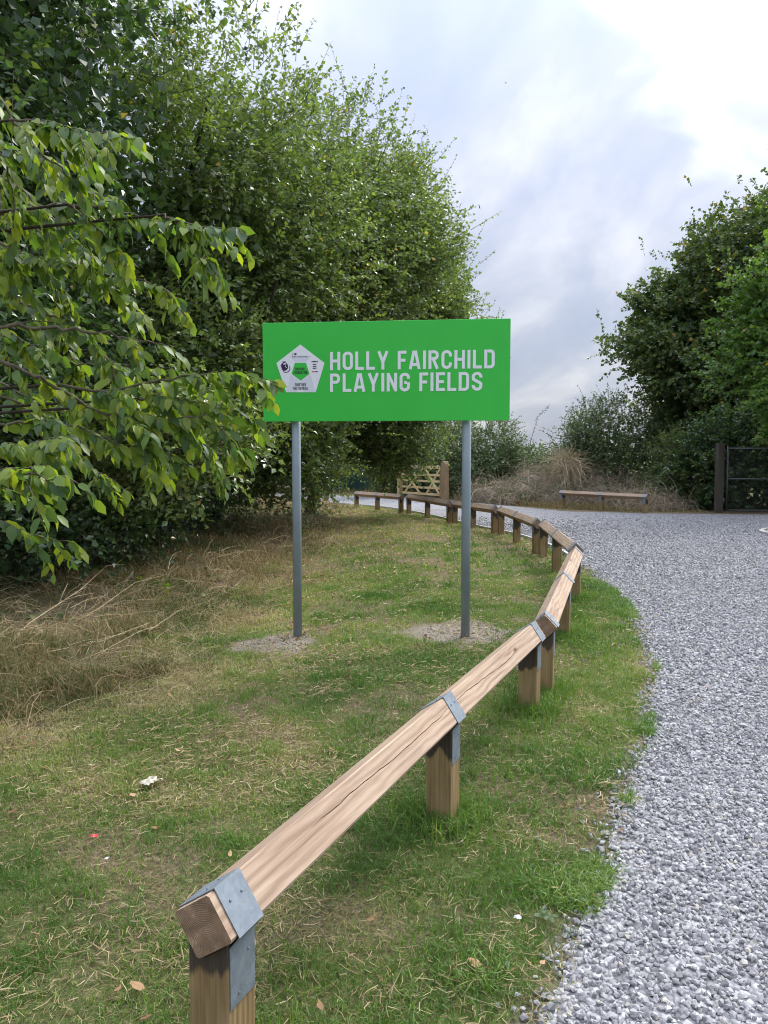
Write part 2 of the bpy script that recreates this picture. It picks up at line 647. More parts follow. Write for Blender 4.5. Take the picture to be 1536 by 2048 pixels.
def gravel_sheet():
    m, n, l = new_mat('gravel_sheet')
    co = coords(n)
    v = n.new('ShaderNodeTexVoronoi')
    v.inputs['Scale'].default_value = 42
    v.inputs['Randomness'].default_value = 1.0
    l.new(co, v.inputs['Vector'])
    v2 = n.new('ShaderNodeTexVoronoi')
    v2.inputs['Scale'].default_value = 19
    l.new(co, v2.inputs['Vector'])
    sp = n.new('ShaderNodeSeparateColor')
    l.new(v.outputs['Color'], sp.inputs[0])
    c = ramp(n, l, sp.outputs[0], [(0, (.13, .13, .14)), (.35, (.275, .274, .282)), (.7, (.385, .383, .39)), (1, (.53, .53, .53))])
    d = ramp(n, l, v.outputs['Distance'], [(.0, (1.05, 1.05, 1.05)), (.45, (.95, .95, .95)), (.75, (.52, .52, .54))])
    c = mixc(n, l, .8, c, d, 'MULTIPLY')
    big = noise(n, l, co, .55, 4, .6)
    c = mixc(n, l, 1.0, c, ramp(n, l, big, [(.3, (.88, .87, .86)), (.65, (1.06, 1.06, 1.07))]), 'MULTIPLY')
    h = math_node(n, l, 'ADD', math_node(n, l, 'MULTIPLY', v.outputs['Distance'], -1.0), math_node(n, l, 'MULTIPLY', v2.outputs['Distance'], -.8))
    return finish(m, n, l, pbsdf(n, l, c, .85, .25, 0, bump(n, l, h, .9, .02)))


M['gravel_sheet'] = gravel_sheet()


def ground_mat():
    m, n, l = new_mat('turf_soil')
    co = coords(n)
    a = noise(n, l, co, 2.2, 5, .6)
    b = noise(n, l, co, 55, 6, .72)
    c3 = noise(n, l, co, 150, 4, .65)
    g = ramp(n, l, b, [(.3, (.055, .066, .024)), (.5, (.125, .145, .050)), (.7, (.23, .22, .10))])
    th = ramp(n, l, b, [(.3, (.075, .056, .034)), (.5, (.185, .145, .088)), (.72, (.36, .29, .185))])
    col = mixc(n, l, ramp(n, l, math_node(n, l, 'ADD', math_node(n, l, 'MULTIPLY', a, .5), math_node(n, l, 'MULTIPLY', attr(n, 'dry'), .75)),
                          [(.40, (0, 0, 0)), (.62, (1, 1, 1))]), g, th)
    soil = ramp(n, l, c3, [(.3, (.16, .13, .10)), (.5, (.30, .255, .205)), (.72, (.44, .39, .33))])
    col = mixc(n, l, attr(n, 'soil'), col, soil)
    h = math_node(n, l, 'ADD', b, math_node(n, l, 'MULTIPLY', c3, .6))
    return finish(m, n, l, pbsdf(n, l, col, .95, .1, 0, bump(n, l, h, .8, .03)))


M['ground'] = ground_mat()

# ------------------------------------------------------------------ the lie of the land
PROF = [(-5, 0), (4, 0), (5, .02), (6.4, .06), (8, .10), (11.5, .115), (14.7, .10), (18, .03), (24, .05), (30, .09), (40, .1), (400, .1)]
ROUGH_EDGE = [(0, -2.6), (3.2, -2.5), (4.3, -2.1), (5.2, -1.6), (7.2, -1.42), (9.1, -1.25), (14.7, -1.15), (23.4, -.95), (25, -1.3), (28, -3), (34, -8), (60, -30)]
GRAVEL_L = [(-1, -.9), (.8, -.12), (1.4, .15), (2.02, .44), (2.34, .604), (2.78, .835), (3.41, 1.109), (4.16, 1.45), (5.38, 1.93), (6.31, 2.17),
            (7.5, 2.42), (9.16, 2.62), (11.5, 2.74), (12.8, 2.74), (14.1, 2.60), (15.6, 2.31), (18.5, 1.77), (21.2, 1.02), (23.3, .2), (25.4, -.82), (27.2, -1.95), (34, -9), (36, -12)]
GRAVEL_R = [(-1, 14), (20.6, 14), (20.9, 9.4), (21.15, 7.6), (22.0, 5.3), (24, 4.1), (26, 3.1), (27, 2.5), (29.8, .45), (33.8, -2.6), (36, -6)]


def rough_x(y):
    return interp(y, ROUGH_EDGE)


def grav_l(y):
    return interp(y, GRAVEL_L)


def grav_r(y):
    return interp(y, GRAVEL_R)


def gz(x, y):
    x = np.asarray(x, float)
    y = np.asarray(y, float)
    z = interp(y, PROF) * sstep(-1.3, .4, x)
    rx = rough_x(y)
    near = sstep(45, 30, y)
    z = z + near * .10 * sstep(0, 1.3, rx - x)                      # the rough bank
    z = z + near * (n2d(x, y, .9, 2.0) - .5) * .05 * sstep(.1, .5, grav_l(y) - x + .1)
    # spoil round the two sign posts
    for cx, cy_, h in ((-.80, 6.50, .012), (.74, 6.42, .012)):
        z = z + h * np.exp(-(((x - cx) / .45) ** 2 + ((y - cy_) / .4) ** 2))
    return z


def soil_mask(x, y):
    m = 0
    for cx, cy_, rx_, ry_ in ((-.90, 6.36, .52, .46), (.76, 6.50, .50, .48)):
        d = np.sqrt(((x - cx) / rx_) ** 2 + ((y - cy_) / ry_) ** 2) + (n2d(x, y, 2.6, 4.0, 3) - .5) * 1.9
        m = np.maximum(m, 1 - sstep(.55, 1.0, d))
    d = np.abs(x - grav_l(y))
    m = np.maximum(m, (1 - sstep(.02, .12, d + (n2d(x, y, 5, 9.0) - .5) * .12)) * .8 * (y < 13))
    return m


def build_ground():
    xs = np.concatenate([-np.geomspace(400, 9, 26), np.arange(-8.6, -3.5, .2), np.arange(-3.5, 4.0, .11), np.arange(4.0, 15, .4), np.geomspace(16, 400, 26)])
    ys = np.concatenate([-np.geomspace(100, 1.5, 14), np.arange(-1, 1.2, .3), np.arange(1.3, 10, .11), np.arange(10, 34, .22), np.geomspace(35, 900, 34)])
    X, Y = np.meshgrid(xs, ys)
    Z = gz(X, Y)
    ing = (X > grav_l(Y) + .05) & (X < grav_r(Y) - .05) & (Y < 35)
    Z = Z - np.where(ing, .03, 0)
    V = np.stack([X.ravel(), Y.ravel(), Z.ravel()], 1)
    ny, nx = X.shape
    i = np.arange(ny - 1)[:, None] * nx + np.arange(nx - 1)[None]
    Fq = np.stack([i, i + 1, i + nx + 1, i + nx], -1).reshape(-1, 4)
    dry = sstep(-.25, .35, rough_x(Y) - X) * (Y < 40) + .7 * (n2d(X, Y, 1.1, 6.0, 3) - .5)
    dry = np.clip(dry + .22 + .6 * np.clip((n2d(X, Y, 1.3, 51.0, 3) - .54) * 5, 0, 1) + .3 * sstep(10, 17, Y) * (Y < 30), 0, 1)
    me = mesh_np('ground', V, [Fq], {'dry': dry.ravel(), 'soil': soil_mask(X, Y).ravel()}, True, [M['ground']])
    tag(link('ground', me), kind='structure')


build_ground()


def build_gravel_path():
    ys = np.concatenate([np.arange(-1, 8, .05), np.arange(8, 36, .2)])
    t = np.linspace(0, 1, 34) ** 1.6
    xl = grav_l(ys) + (n2d(ys * 0, ys, 3.0, 11.0) - .5) * .10
    xr = grav_r(ys)
    X = xl[:, None] + (xr - xl)[:, None] * t[None]
    Y = np.repeat(ys[:, None], len(t), 1)
    Z = interp(Y, PROF) * sstep(-1.3, .4, X) + .010 + (n2d(X, Y, .5, 3.3) - .5) * .03 * sstep(0, .5, X - xl[:, None])
    V = np.stack([X.ravel(), Y.ravel(), Z.ravel()], 1)
    ny, nx = X.shape
    i = np.arange(ny - 1)[:, None] * nx + np.arange(nx - 1)[None]
    Fq = np.stack([i, i + 1, i + nx + 1, i + nx], -1).reshape(-1, 4)
    me = mesh_np('gravel_path', V, [Fq], None, True, [M['gravel_sheet']])
    tag(link('gravel_path', me), kind='structure')


build_gravel_path()


def path_z(x, y):
    return interp(y, PROF) * sstep(-1.3, .4, x) + .010 + (n2d(x, y, .5, 3.3) - .5) * .03 * sstep(0, .5, x - grav_l(y))


# icosahedron
_ph = (1 + 5 ** .5) / 2
ICO_V = norm(np.array([(-1, _ph, 0), (1, _ph, 0), (-1, -_ph, 0), (1, -_ph, 0), (0, -1, _ph), (0, 1, _ph), (0, -1, -_ph), (0, 1, -_ph), (_ph, 0, -1), (_ph, 0, 1), (-_ph, 0, -1), (-_ph, 0, 1)], float))
ICO_F = np.array([(0, 11, 5), (0, 5, 1), (0, 1, 7), (0, 7, 10), (0, 10, 11), (1, 5, 9), (5, 11, 4), (11, 10, 2), (10, 7, 6), (7, 1, 8), (3, 9, 4), (3, 4, 2), (3, 2, 6), (3, 6, 8), (3, 8, 9), (4, 9, 5), (2, 4, 11), (6, 2, 10), (8, 6, 7), (9, 8, 1)])
OCT_V = np.array([(1, 0, 0), (-1, 0, 0), (0, 1, 0), (0, -1, 0), (0, 0, 1), (0, 0, -1)], float)
OCT_F = np.array([(0, 2, 4), (2, 1, 4), (1, 3, 4), (3, 0, 4), (2, 0, 5), (1, 2, 5), (3, 1, 5), (0, 3, 5)])


def stones(P, size, basev, basef, r, jit=.40, flat=(.55, .9)):
    n = len(P)
    k = len(basev)
    v = np.repeat(basev[None], n, 0)
    v = v * (1 + (r.random((n, k, 1)) - .5) * 2 * jit)
    s = np.stack([size * r.uniform(.8, 1.35, n), size * r.uniform(.65, 1.0, n), size * r.uniform(flat[0], flat[1], n)], -1)
    v = v * s[:, None] * .5
    q = norm(r.normal(size=(n, 4)) * np.array([1, .35, .35, 1]))
    w, x, y, z = q.T
    Rm = np.stack([1 - 2 * (y * y + z * z), 2 * (x * y - z * w), 2 * (x * z + y * w), 2 * (x * y + z * w), 1 - 2 * (x * x + z * z), 2 * (y * z - x * w),
                   2 * (x * z - y * w), 2 * (y * z + x * w), 1 - 2 * (x * x + y * y)], -1).reshape(n, 3, 3)
    v = np.einsum('nij,nkj->nki', Rm, v) + P[:, None]
    f = (np.arange(n) * k)[:, None, None] + basef[None]
    rnd = np.repeat(r.random(n), k)
    return v.reshape(-1, 3), f.reshape(-1, 3), rnd


def build_gravel():
    r = np.random.default_rng(21)

    def sample(y0, y1, dens, margin):
        n = int(dens * (y1 - y0) * (y1 * .53 + .3))
        y = r.uniform(y0, y1, n)
        x = r.uniform(-.2, y1 * .53 + .1, n)
        xl = grav_l(y) + (n2d(x * 0, y, 3.0, 11.0) - .5) * .10 + r.normal(0, .035, n)
        ok = (x > xl - .02) & (x < y * .53 + .1) & (x < grav_r(y)) & (r.random(n) > sstep(14, 21, y))
        return x[ok], y[ok]
    parts = []
    for y0, y1, dens, bv, bf, sz in ((1.75, 3.6, 3900, ICO_V, ICO_F, (.012, .0245)), (3.6, 4.8, 3500, OCT_V, OCT_F, (.016, .029)), (4.8, 9, 2000, OCT_V, OCT_F, (.019, .033)), (9, 14, 1000, OCT_V, OCT_F, (.028, .046)), (14, 21, 420, OCT_V, OCT_F, (.03, .05))):
        x, y = sample(y0, y1, dens, 0)
        s = r.uniform(sz[0], sz[1], len(x)) * np.where(r.random(len(x)) < .06, 1.35, 1)
        P = np.stack([x, y, path_z(x, y) + s * r.uniform(-.05, .35, len(x))], -1)
        parts.append(stones(P, s, bv, bf, r))
    # strays kicked onto the turf edge
    n = 260
    y = r.uniform(1.8, 9, n)
    x = grav_l(y) - np.abs(r.normal(0, .09, n))
    s = r.uniform(.012, .026, n)
    parts.append(stones(np.stack([x, y, gz(x, y) + .008], -1), s, ICO_V, ICO_F, r))
    Vs, Fs, Rs, b = [], [], [], 0
    for v, f, q in parts:
        Vs.append(v)
        Fs.append(f + b)
        Rs.append(q)
        b += len(v)
    me = mesh_np('loose_gravel', np.concatenate(Vs), [np.concatenate(Fs)], {'rnd': np.concatenate(Rs)}, False, [M['stone']])
    o = link('loose_gravel', me)
    tag(o, 'loose pale grey limestone chippings covering the path', 'gravel', kind='stuff')


build_gravel()


def build_edging():
    mb = MB()
    ys = np.concatenate([np.arange(11.2, 27, .5)])
    xs = grav_l(ys) - .02
    pts = [(x, y, float(gz(x, y))) for x, y in zip(xs, ys)]
    for i in range(len(pts) - 1):
        a, b = Vector(pts[i]), Vector(pts[i + 1])
        d = (b - a).normalized()
        s = Vector((d.y, -d.x, 0)) * .022
        g = d * .004
        mb.quadbox([a - s + g + Vector((0, 0, -.1)), a + s + g + Vector((0, 0, -.1)), b + s - g + Vector((0, 0, -.1)), b - s - g + Vector((0, 0, -.1)),
                    a - s + g + Vector((0, 0, .055)), a + s + g + Vector((0, 0, .055)), b + s - g + Vector((0, 0, .055)), b - s - g + Vector((0, 0, .055))])
    tag(mb.build('path_edging', M['kerb']), kind='structure')


build_edging()


# ------------------------------------------------------------------ knee rails
def rail_mesh(L, seed, crack):
    """square timber turned on edge, swept along x from 0 to L, with drying cracks cut into the right upper face"""
    r = np.random.default_rng(seed)
    hd = .083                      # half diagonal
    c = .006                       # arris
    n = max(2, int(L / .035)) if crack else 24
    xs = np.linspace(0, L, n)
    prof0 = [(0, hd)]
    V, idx = [], []
    walk = np.interp(xs, np.linspace(0, L, 14), np.clip(np.cumsum(r.normal(0, .06, 14)) + .5, .25, .75))
    walk = walk + np.interp(xs, np.linspace(0, L, 60), r.normal(0, .018, 60))
    depth = np.zeros(n)
    if crack:
        for a, b, dp in crack:
            t = np.clip((xs - a) / (b - a), 0, 1)
            depth = np.maximum(depth, dp * np.sin(np.pi * t) ** .5 * ((xs > a) & (xs < b)) * r.uniform(.6, 1, n))
    for i, x in enumerate(xs):
        def P(u):   # u in 0..4 walks round the diamond: top, right, bottom, left
            k = int(u) % 4
            t = u - int(u)
            cs = [(0, hd), (hd, 0), (0, -hd), (-hd, 0)]
            a, b = cs[k], cs[(k + 1) % 4]
            return (a[0] + (b[0] - a[0]) * t, a[1] + (b[1] - a[1]) * t)
        e = c / (hd * 1.414) * 1.0
        w = walk[i]
        dw = .017 if depth[i] > 0 else .012
        us = [e, w - dw, w, w + dw, 1 - e, 1 + e, 2 - e, 2 + e, 3 - e, 3 + e, 4 - e]
        for q, u in enumerate(us):
            y, z = P(u)
            if q == 2:
                s = depth[i] / 1.414
                y, z = y - s, z - s
            V.append((x, -y, z))   # right of travel is -y in local space
    k = 11
    Fc = []
    mi = []
    for i in range(n - 1):
        for q in range(k):
            q2 = (q + 1) % k
            Fc.append((i * k + q, (i + 1) * k + q, (i + 1) * k + q2, i * k + q2))
            mi.append(0)
    Fc.append(tuple(range(k)))
    Fc.append(tuple(range((n - 1) * k + k - 1, (n - 1) * k - 1, -1)))
    mi += [1, 1]
    me = bpy.data.meshes.new('rail')
    me.from_pydata(V, [], Fc)
    me.materials.append(M['rail_wood'])
    me.materials.append(M['end_grain'])
    me.polygons.foreach_set('material_index', mi)
    me.update()
    return me


HD = .083                          # half diagonal of the rail section


def rot(p, roll):
    c, s_ = math.cos(roll), math.sin(roll)
    return (p[0] * c - p[1] * s_, p[0] * s_ + p[1] * c)


def post_mesh(h, roll=0.0, w=.112):
    """post notched to the rail lying in it; local origin at ground, h = height of the rail axis"""
    a = w / 2
    B, Rt, Lf = rot((0, -HD), roll), rot((-HD, 0), roll), rot((HD, 0), roll)

    def low(y):
        q = Rt if y < B[0] else Lf
        t = (y - B[0]) / (q[0] - B[0])
        return h + B[1] + (q[1] - B[1]) * t - .004
    poly = [(-a, -.3), (a, -.3), (a, low(a)), (B[0], h + B[1] - .004), (-a, low(-a))]     # in y,z
    mb = MB()
    mb.v = [(-a, y, z) for y, z in poly] + [(a, y, z) for y, z in poly]
    n = 5
    mb.f = [tuple(range(n)), tuple(range(2 * n - 1, n - 1, -1))]
    for i in range(n):
        j = (i + 1) % n
        mb.f.append((i, n + i, n + j, j))
    mb.m = [0] * len(mb.f)
    return mb.mesh('post', M['post_wood'], bevel=.004)


def strap_mesh(h, roll=0.0, wid=.100, leg=.15, w=.112):
    """galvanised strap folded over the rail and down both sides of the post"""
    a = w / 2
    t = .0022
    mb = MB()
    for sgn in (1, -1):
        cy_, cz_ = rot((sgn * (HD + .002), 0), roll)
        oy_, oz_ = rot((sgn * (HD + .002 + t * 1.3), 0), roll)
        ry_, rz_ = rot((0, HD + .002), roll)
        py_, pz_ = rot((0, HD + .002 + t * 1.4), roll)
        zp = h + cz_ - max(abs(cy_) - a, .004) - .006
        inner = [(sgn * (a + .001), h - .05 - leg), (sgn * (a + .001), zp), (cy_, h + cz_), (ry_, h + rz_)]
        outer = [(sgn * (a + .001 + t), h - .05 - leg), (sgn * (a + .001 + t), zp - .002), (oy_, h + oz_), (py_, h + pz_)]
        for i in range(3):
            p, q, r_, s_ = inner[i], inner[i + 1], outer[i + 1], outer[i]
            A, B = [[(x, y, z) for y, z in (p, q, r_, s_)] for x in (-wid / 2, wid / 2)]
            mb.quadbox([A[0], A[1], A[2], A[3], B[0], B[1], B[2], B[3]])
    return mb.mesh('strap', M['galv'])


def nail_mesh():
    mb = MB()
    mb.tube([(0, 0, 0), (0, 0, .0022), (0, 0, .0034)], [.0036, .0034, .0016], 8)
    return mb.mesh('nail', M['galv'], smooth=False)


NAIL = nail_mesh()
RAIL_H = .462


def knee_rail(p0, p1, label, seed, near=False, crack=None, over=.072, roll=0.0):
    p0, p1 = Vector((*p0, 0)), Vector((*p1, 0))
    d = p1 - p0
    L = d.length
    rz = math.atan2(d.y, d.x)
    pm = p0
    z0, z1 = float(gz(p0.x, p0.y)), float(gz(p1.x, p1.y))
    root = thing('knee_rail', label, 'barrier', (p0.x, p0.y, z0), rz, 'knee rails along the gravel path')
    slope = (z1 - z0) / L
    me = rail_mesh(L + 2 * over, seed, crack)
    rail = link('rail', me, root, (-over, 0, RAIL_H - over * slope), (roll, -math.atan(slope), 0))
    rr = np.random.default_rng(seed)
    for k in range(3):
        x = L * k / 2
        q = p0 + d * (k / 2)
        base = float(gz(q.x, q.y)) - z0
        h = RAIL_H + slope * x
        po = link('post', post_mesh(h - base, roll), root, (x, 0, base), (0, 0, 0))
        st = link('strap', strap_mesh(h - base, roll), root, (x, 0, base))
        if near:
            hh = h - base
            for sx in (-.024, .022):
                for sg in (-1, 1):
                    f = .36
                    n_ = Vector((0, *rot((sg * .7071, .7071), roll)))
                    c = Vector((sx, *rot((sg * HD * f, HD * (1 - f)), roll))) + Vector((0, 0, hh)) + n_ * .0038
                    link('nail', NAIL, st, c, n_.to_track_quat('Z', 'Y').to_euler())
            for (sx, dz) in ((.022, -.09), (-.018, -.175)):
                for sg in (-1, 1):
                    n_ = Vector((0, sg, 0))
                    link('nail', NAIL, st, Vector((sx, sg * (.056 + .0036), hh + dz)), n_.to_track_quat('Z', 'Y').to_euler())
    return root


knee_rail((-.388, 1.770), (.892, 4.64), 'nearest timber knee rail, cracked, rising from the bottom edge of the photo', 5, True,
          [(.45, 1.6, .014), (1.62, 2.4, .012), (2.3, 2.75, .012)], roll=R(11))
knee_rail((1.05, 4.95), (1.985, 7.94), 'second nearest timber knee rail, its dark end grain showing beside the gravel', 11, True, [(.3, .8, .006)])
knee_rail((2.06, 8.25), (2.36, 11.33), 'third knee rail from the camera, where the row begins to bend left', 12)
knee_rail((2.31, 11.6), (2.24, 14.69), 'fourth knee rail from the camera, just right of the right sign post', 13)
knee_rail((2.155, 14.95), (1.657, 17.97), 'knee rail in the row that passes directly behind the right sign post', 14)
knee_rail((1.548, 18.2), (.685, 21.18), 'knee rail below the wooden field gate, between the two sign posts', 15)
knee_rail((.473, 21.4), (-.864, 24.2), 'last low rail of the curved row, its left end beneath tree leaves', 16)
knee_rail((-2.05, 26.7), (-4.5, 28.7), 'brown timber rail far back, mostly hidden behind the tree trunk', 17)
knee_rail((5.49, 23.7), (7.22, 21.25), 'lone straight knee rail on the far side of the path before brambles', 18)

# ------------------------------------------------------------------ the sign
SL = Vector((-1.009, 6.48, 0))
SR = Vector((1.016, 6.265, 0))
SW = (SR - SL).length
SROT = math.atan2(SR.y - SL.y, SR.x - SL.x)
S_BOT, S_TOP = 1.862, 2.675
sign = thing('sign', 'large green playing fields sign with white lettering on two grey posts', 'sign', (SL.x, SL.y, 0), SROT)


def px2s(px, py):
    """photo pixel on the board -> local board x,z"""
    x, y, z = ray(px, py)
    dx, dy = SR.x - SL.x, SR.y - SL.y
    k = (x / y * SL.y - SL.x) / (dx - x / y * dy)      # where the line of sight meets the board
    d = SL.y + dy * k
    return k * SW, CAM_H + z * d / y


def build_sign():
    mb = MB()
    mb.box(0, SW, 0, .028, S_BOT, S_TOP)
    panel = mb.build('panel', [M['sign_green'], M['sign_edge']], sign, bevel=.002)
    for p in panel.data.polygons:
        if abs(p.normal.y) < .5 and abs(p.normal.x) > .9:
            p.material_index = 1
    for px, py in ((589, 1285), (933, 1277)):
        x, _ = px2s(px, 900)
        wx = SL.x + (SR.x - SL.x) * x / SW
        wy = SL.y + (SR.y - SL.y) * x / SW + .07
        g = float(gz(wx, wy))
        mb = MB()
        mb.tube([(x, .07, g - .4), (x, .07, S_TOP - .06)], .0375, 28)
        po = mb.build('post', M['post_paint'], sign, smooth=False)
        for p in po.data.polygons:
            p.use_smooth = len(p.vertices) == 4
        for z in (S_BOT + .14, S_TOP - .16):
            c = MB()
            c.box(x - .05, x + .05, .030, .108, z - .02, z + .02)
            c.build('clip', M['galv'], po)


build_sign()

# stroke lettering -------------------------------------------------
T = .150


def arc(cx, cy, r, a0, a1, n=7, ry=None):
    ry = ry or r
    return [(cx + r * math.cos(R(a0 + (a1 - a0) * i / n)), cy + ry * math.sin(R(a0 + (a1 - a0) * i / n))) for i in range(n + 1)]


def glyph(ch):
    t, m = T, T / 2
    o = 1 - m
    W = {'I': t, 'L': .43, 'F': .43, 'E': .44, 'Y': .56, 'A': .58, 'T': .46, 'M': .66, ' ': .22}.get(ch, .515)
    r = (W - t) / 2
    if ch == 'H': s = [[(m, 0), (m, 1)], [(W - m, 0), (W - m, 1)], [(t, .5), (W - t, .5)]]
    elif ch == 'O': s = [arc(W / 2, o - r, r, 90, 180) + arc(W / 2, m + r, r, 180, 270)[0:] , arc(W / 2, m + r, r, 270, 360) + arc(W / 2, o - r, r, 0, 90)]
    elif ch == 'L': s = [[(m, 0), (m, 1)], [(t, m), (W, m)]]
    elif ch == 'Y': s = [[(m, 1), (W / 2, .40)], [(W - m, 1), (W / 2, .40)], [(W / 2, 0), (W / 2, .44)]]
    elif ch == 'F': s = [[(m, 0), (m, 1)], [(t, o), (W, o)], [(t, .49), (W - .05, .49)]]
    elif ch == 'E': s = [[(m, 0), (m, 1)], [(t, o), (W, o)], [(t, .5), (W - .05, .5)], [(t, m), (W, m)]]
    elif ch == 'A': s = [[(m * .95, 0), (W / 2 - .035, 1)], [(W - m * .95, 0), (W / 2 + .035, 1)], [(.16, .25), (W - .16, .25)]]
    elif ch == 'I': s = [[(m, 0), (m, 1)]]
    elif ch == 'R': s = [[(m, 0), (m, 1)], [(t, o), (W - .22, o)] + arc(W - .22, o - .1825, .1375, 90, -90, 8, .1825) + [(t, o - .365)], [(.25, .5), (W - m, 0)]]
    elif ch == 'P': s = [[(m, 0), (m, 1)], [(t, o), (W - .22, o)] + arc(W - .22, o - .20, .1375, 90, -90, 8, .20) + [(t, o - .40)]]
    elif ch == 'B': s = [[(m, 0), (m, 1)], [(t, o), (W - .22, o)] + arc(W - .22, o - .2, .12, 90, -90, 8, .2) + [(t, .51)], [(W - .22, .51)] + arc(W - .22, .3, .1375, 90, -90, 8, .215) + [(t, m)]]
    elif ch == 'C': s = [[(W - m, .66), (W - m, o - r)] + arc(W / 2, o - r, r, 0, 180, 12) + arc(W / 2, m + r, r, 180, 360, 12) + [(W - m, .34)]]
    elif ch == 'G': s = [[(W - m, .68), (W - m, o - r)] + arc(W / 2, o - r, r, 0, 180, 12) + arc(W / 2, m + r, r, 180, 360, 12) + [(W - m, .48)], [(W / 2 - .02, .47), (W - t, .47)]]
    elif ch == 'D': s = [[(m, 0), (m, 1)], [(t, o), (W - .22, o)] + arc(W - .22, o - .16, .1375, 90, 0, 6, .16) + arc(W - .22, m + .16, .1375, 0, -90, 6, .16) + [(t, m)]]
    elif ch == 'N': s = [[(m, 0), (m, 1)], [(W - m, 0), (W - m, 1)], [(m, 1 - .06), (W - m, .06)]]
    elif ch == 'T': s = [[(0, o), (W, o)], [(W / 2, 0), (W / 2, 1 - t)]]
    elif ch == 'U': s = [[(m, 1), (m, m + r)] + arc(W / 2, m + r, r, 180, 360, 12) + [(W - m, 1)]]
    elif ch == 'S':
        s = [[(W - m, .70), (W - m, o - r)] + arc(W / 2, o - r, r, 0, 180, 10) + [(m, .72)] + arc(m + .09, .66, .09, 180, 250, 4) + arc(W - m - .09, .34, .09, 70, 0, 4)
             + [(W - m, m + r)] + arc(W / 2, m + r, r, 360, 180, 10) + [(m, .30)]]
    else: s = []
    return W, s


def thick(mb, pts, t, y0, y1):
    q = [pts[0]]
    for p in pts[1:]:
        if math.hypot(p[0] - q[-1][0], p[1] - q[-1][1]) > 1e-5:
            q.append(p)
    n = len(q)
    L, Rr = [], []
    for i in range(n):
        a = q[max(i - 1, 0)]
        b = q[i]
        c = q[min(i + 1, n - 1)]
        d1 = Vector((b[0] - a[0], b[1] - a[1])) if i else Vector((c[0] - b[0], c[1] - b[1]))
        d2 = Vector((c[0] - b[0], c[1] - b[1])) if i < n - 1 else d1
        d1.normalize()
        d2.normalize()
        n1 = Vector((-d1.y, d1.x))
        n2 = Vector((-d2.y, d2.x))
        mm = (n1 + n2).normalized()
        k = t / 2 / max(.35, mm.dot(n1))
        L.append((b[0] + mm.x * k, b[1] + mm.y * k))
        Rr.append((b[0] - mm.x * k, b[1] - mm.y * k))
    b0 = len(mb.v)
    for (lx, lz), (rx, rz) in zip(L, Rr):
        mb.v += [(lx, y0, lz), (rx, y0, rz), (rx, y1, rz), (lx, y1, lz)]
    for i in range(n - 1):
        o = b0 + 4 * i
        for f in ((0, 1, 5, 4), (1, 2, 6, 5), (2, 3, 7, 6), (3, 0, 4, 7)):
            mb.f.append(tuple(o + j for j in f))
            mb.m.append(0)
    mb.f += [(b0, b0 + 3, b0 + 2, b0 + 1), tuple(b0 + 4 * (n - 1) + j for j in range(4))]
    mb.m += [0, 0]


def word(text, x0, x1, zb, h, gap, mat, parent, name='letter', depth=.0022, tilt=0.0, split=True, y=0.0, bold=1.0):
    """letters in the board plane, from x0 to x1, base line zb, cap height h"""
    ws = [glyph(c)[0] for c in text]
    tot = sum(ws) + gap * (len(text) - 1)
    sx = (x1 - x0) / tot
    x = x0
    all_ = MB()
    for ch, w in zip(text, ws):
        if ch != ' ':
            mb = MB() if split else all_
            for i, s in enumerate(glyph(ch)[1]):
                s = [(px * sx, pz * h) for px, pz in s]
                tt = T * bold * (sx + h) / 2
                pts = [(x + a, zb + tilt * (x + a - x0) + b) for a, b in s]
                thick(mb, pts, tt, y - .0004, y - depth - i * .00035)
            if split:
                mb.build(name, mat, parent)
        x += (w + gap) * sx
    if not split:
        return all_.build(name, mat, parent)


def px_word(text, pxl, pxr, py_top, py_bot, mat, parent, gap=.115, **kw):
    a, zt = px2s(pxl, py_top)
    b, _ = px2s(pxr, py_top)
    _, zb = px2s(pxl, py_bot)
    word(text, a, b, zb, zt - zb, gap, mat, parent, **kw)


px_word('HOLLY FAIRCHILD', 660, 990, 704, 740.5, M['sign_white'], sign)
px_word('PLAYING FIELDS', 660, 965, 747.5, 784, M['sign_white'], sign)


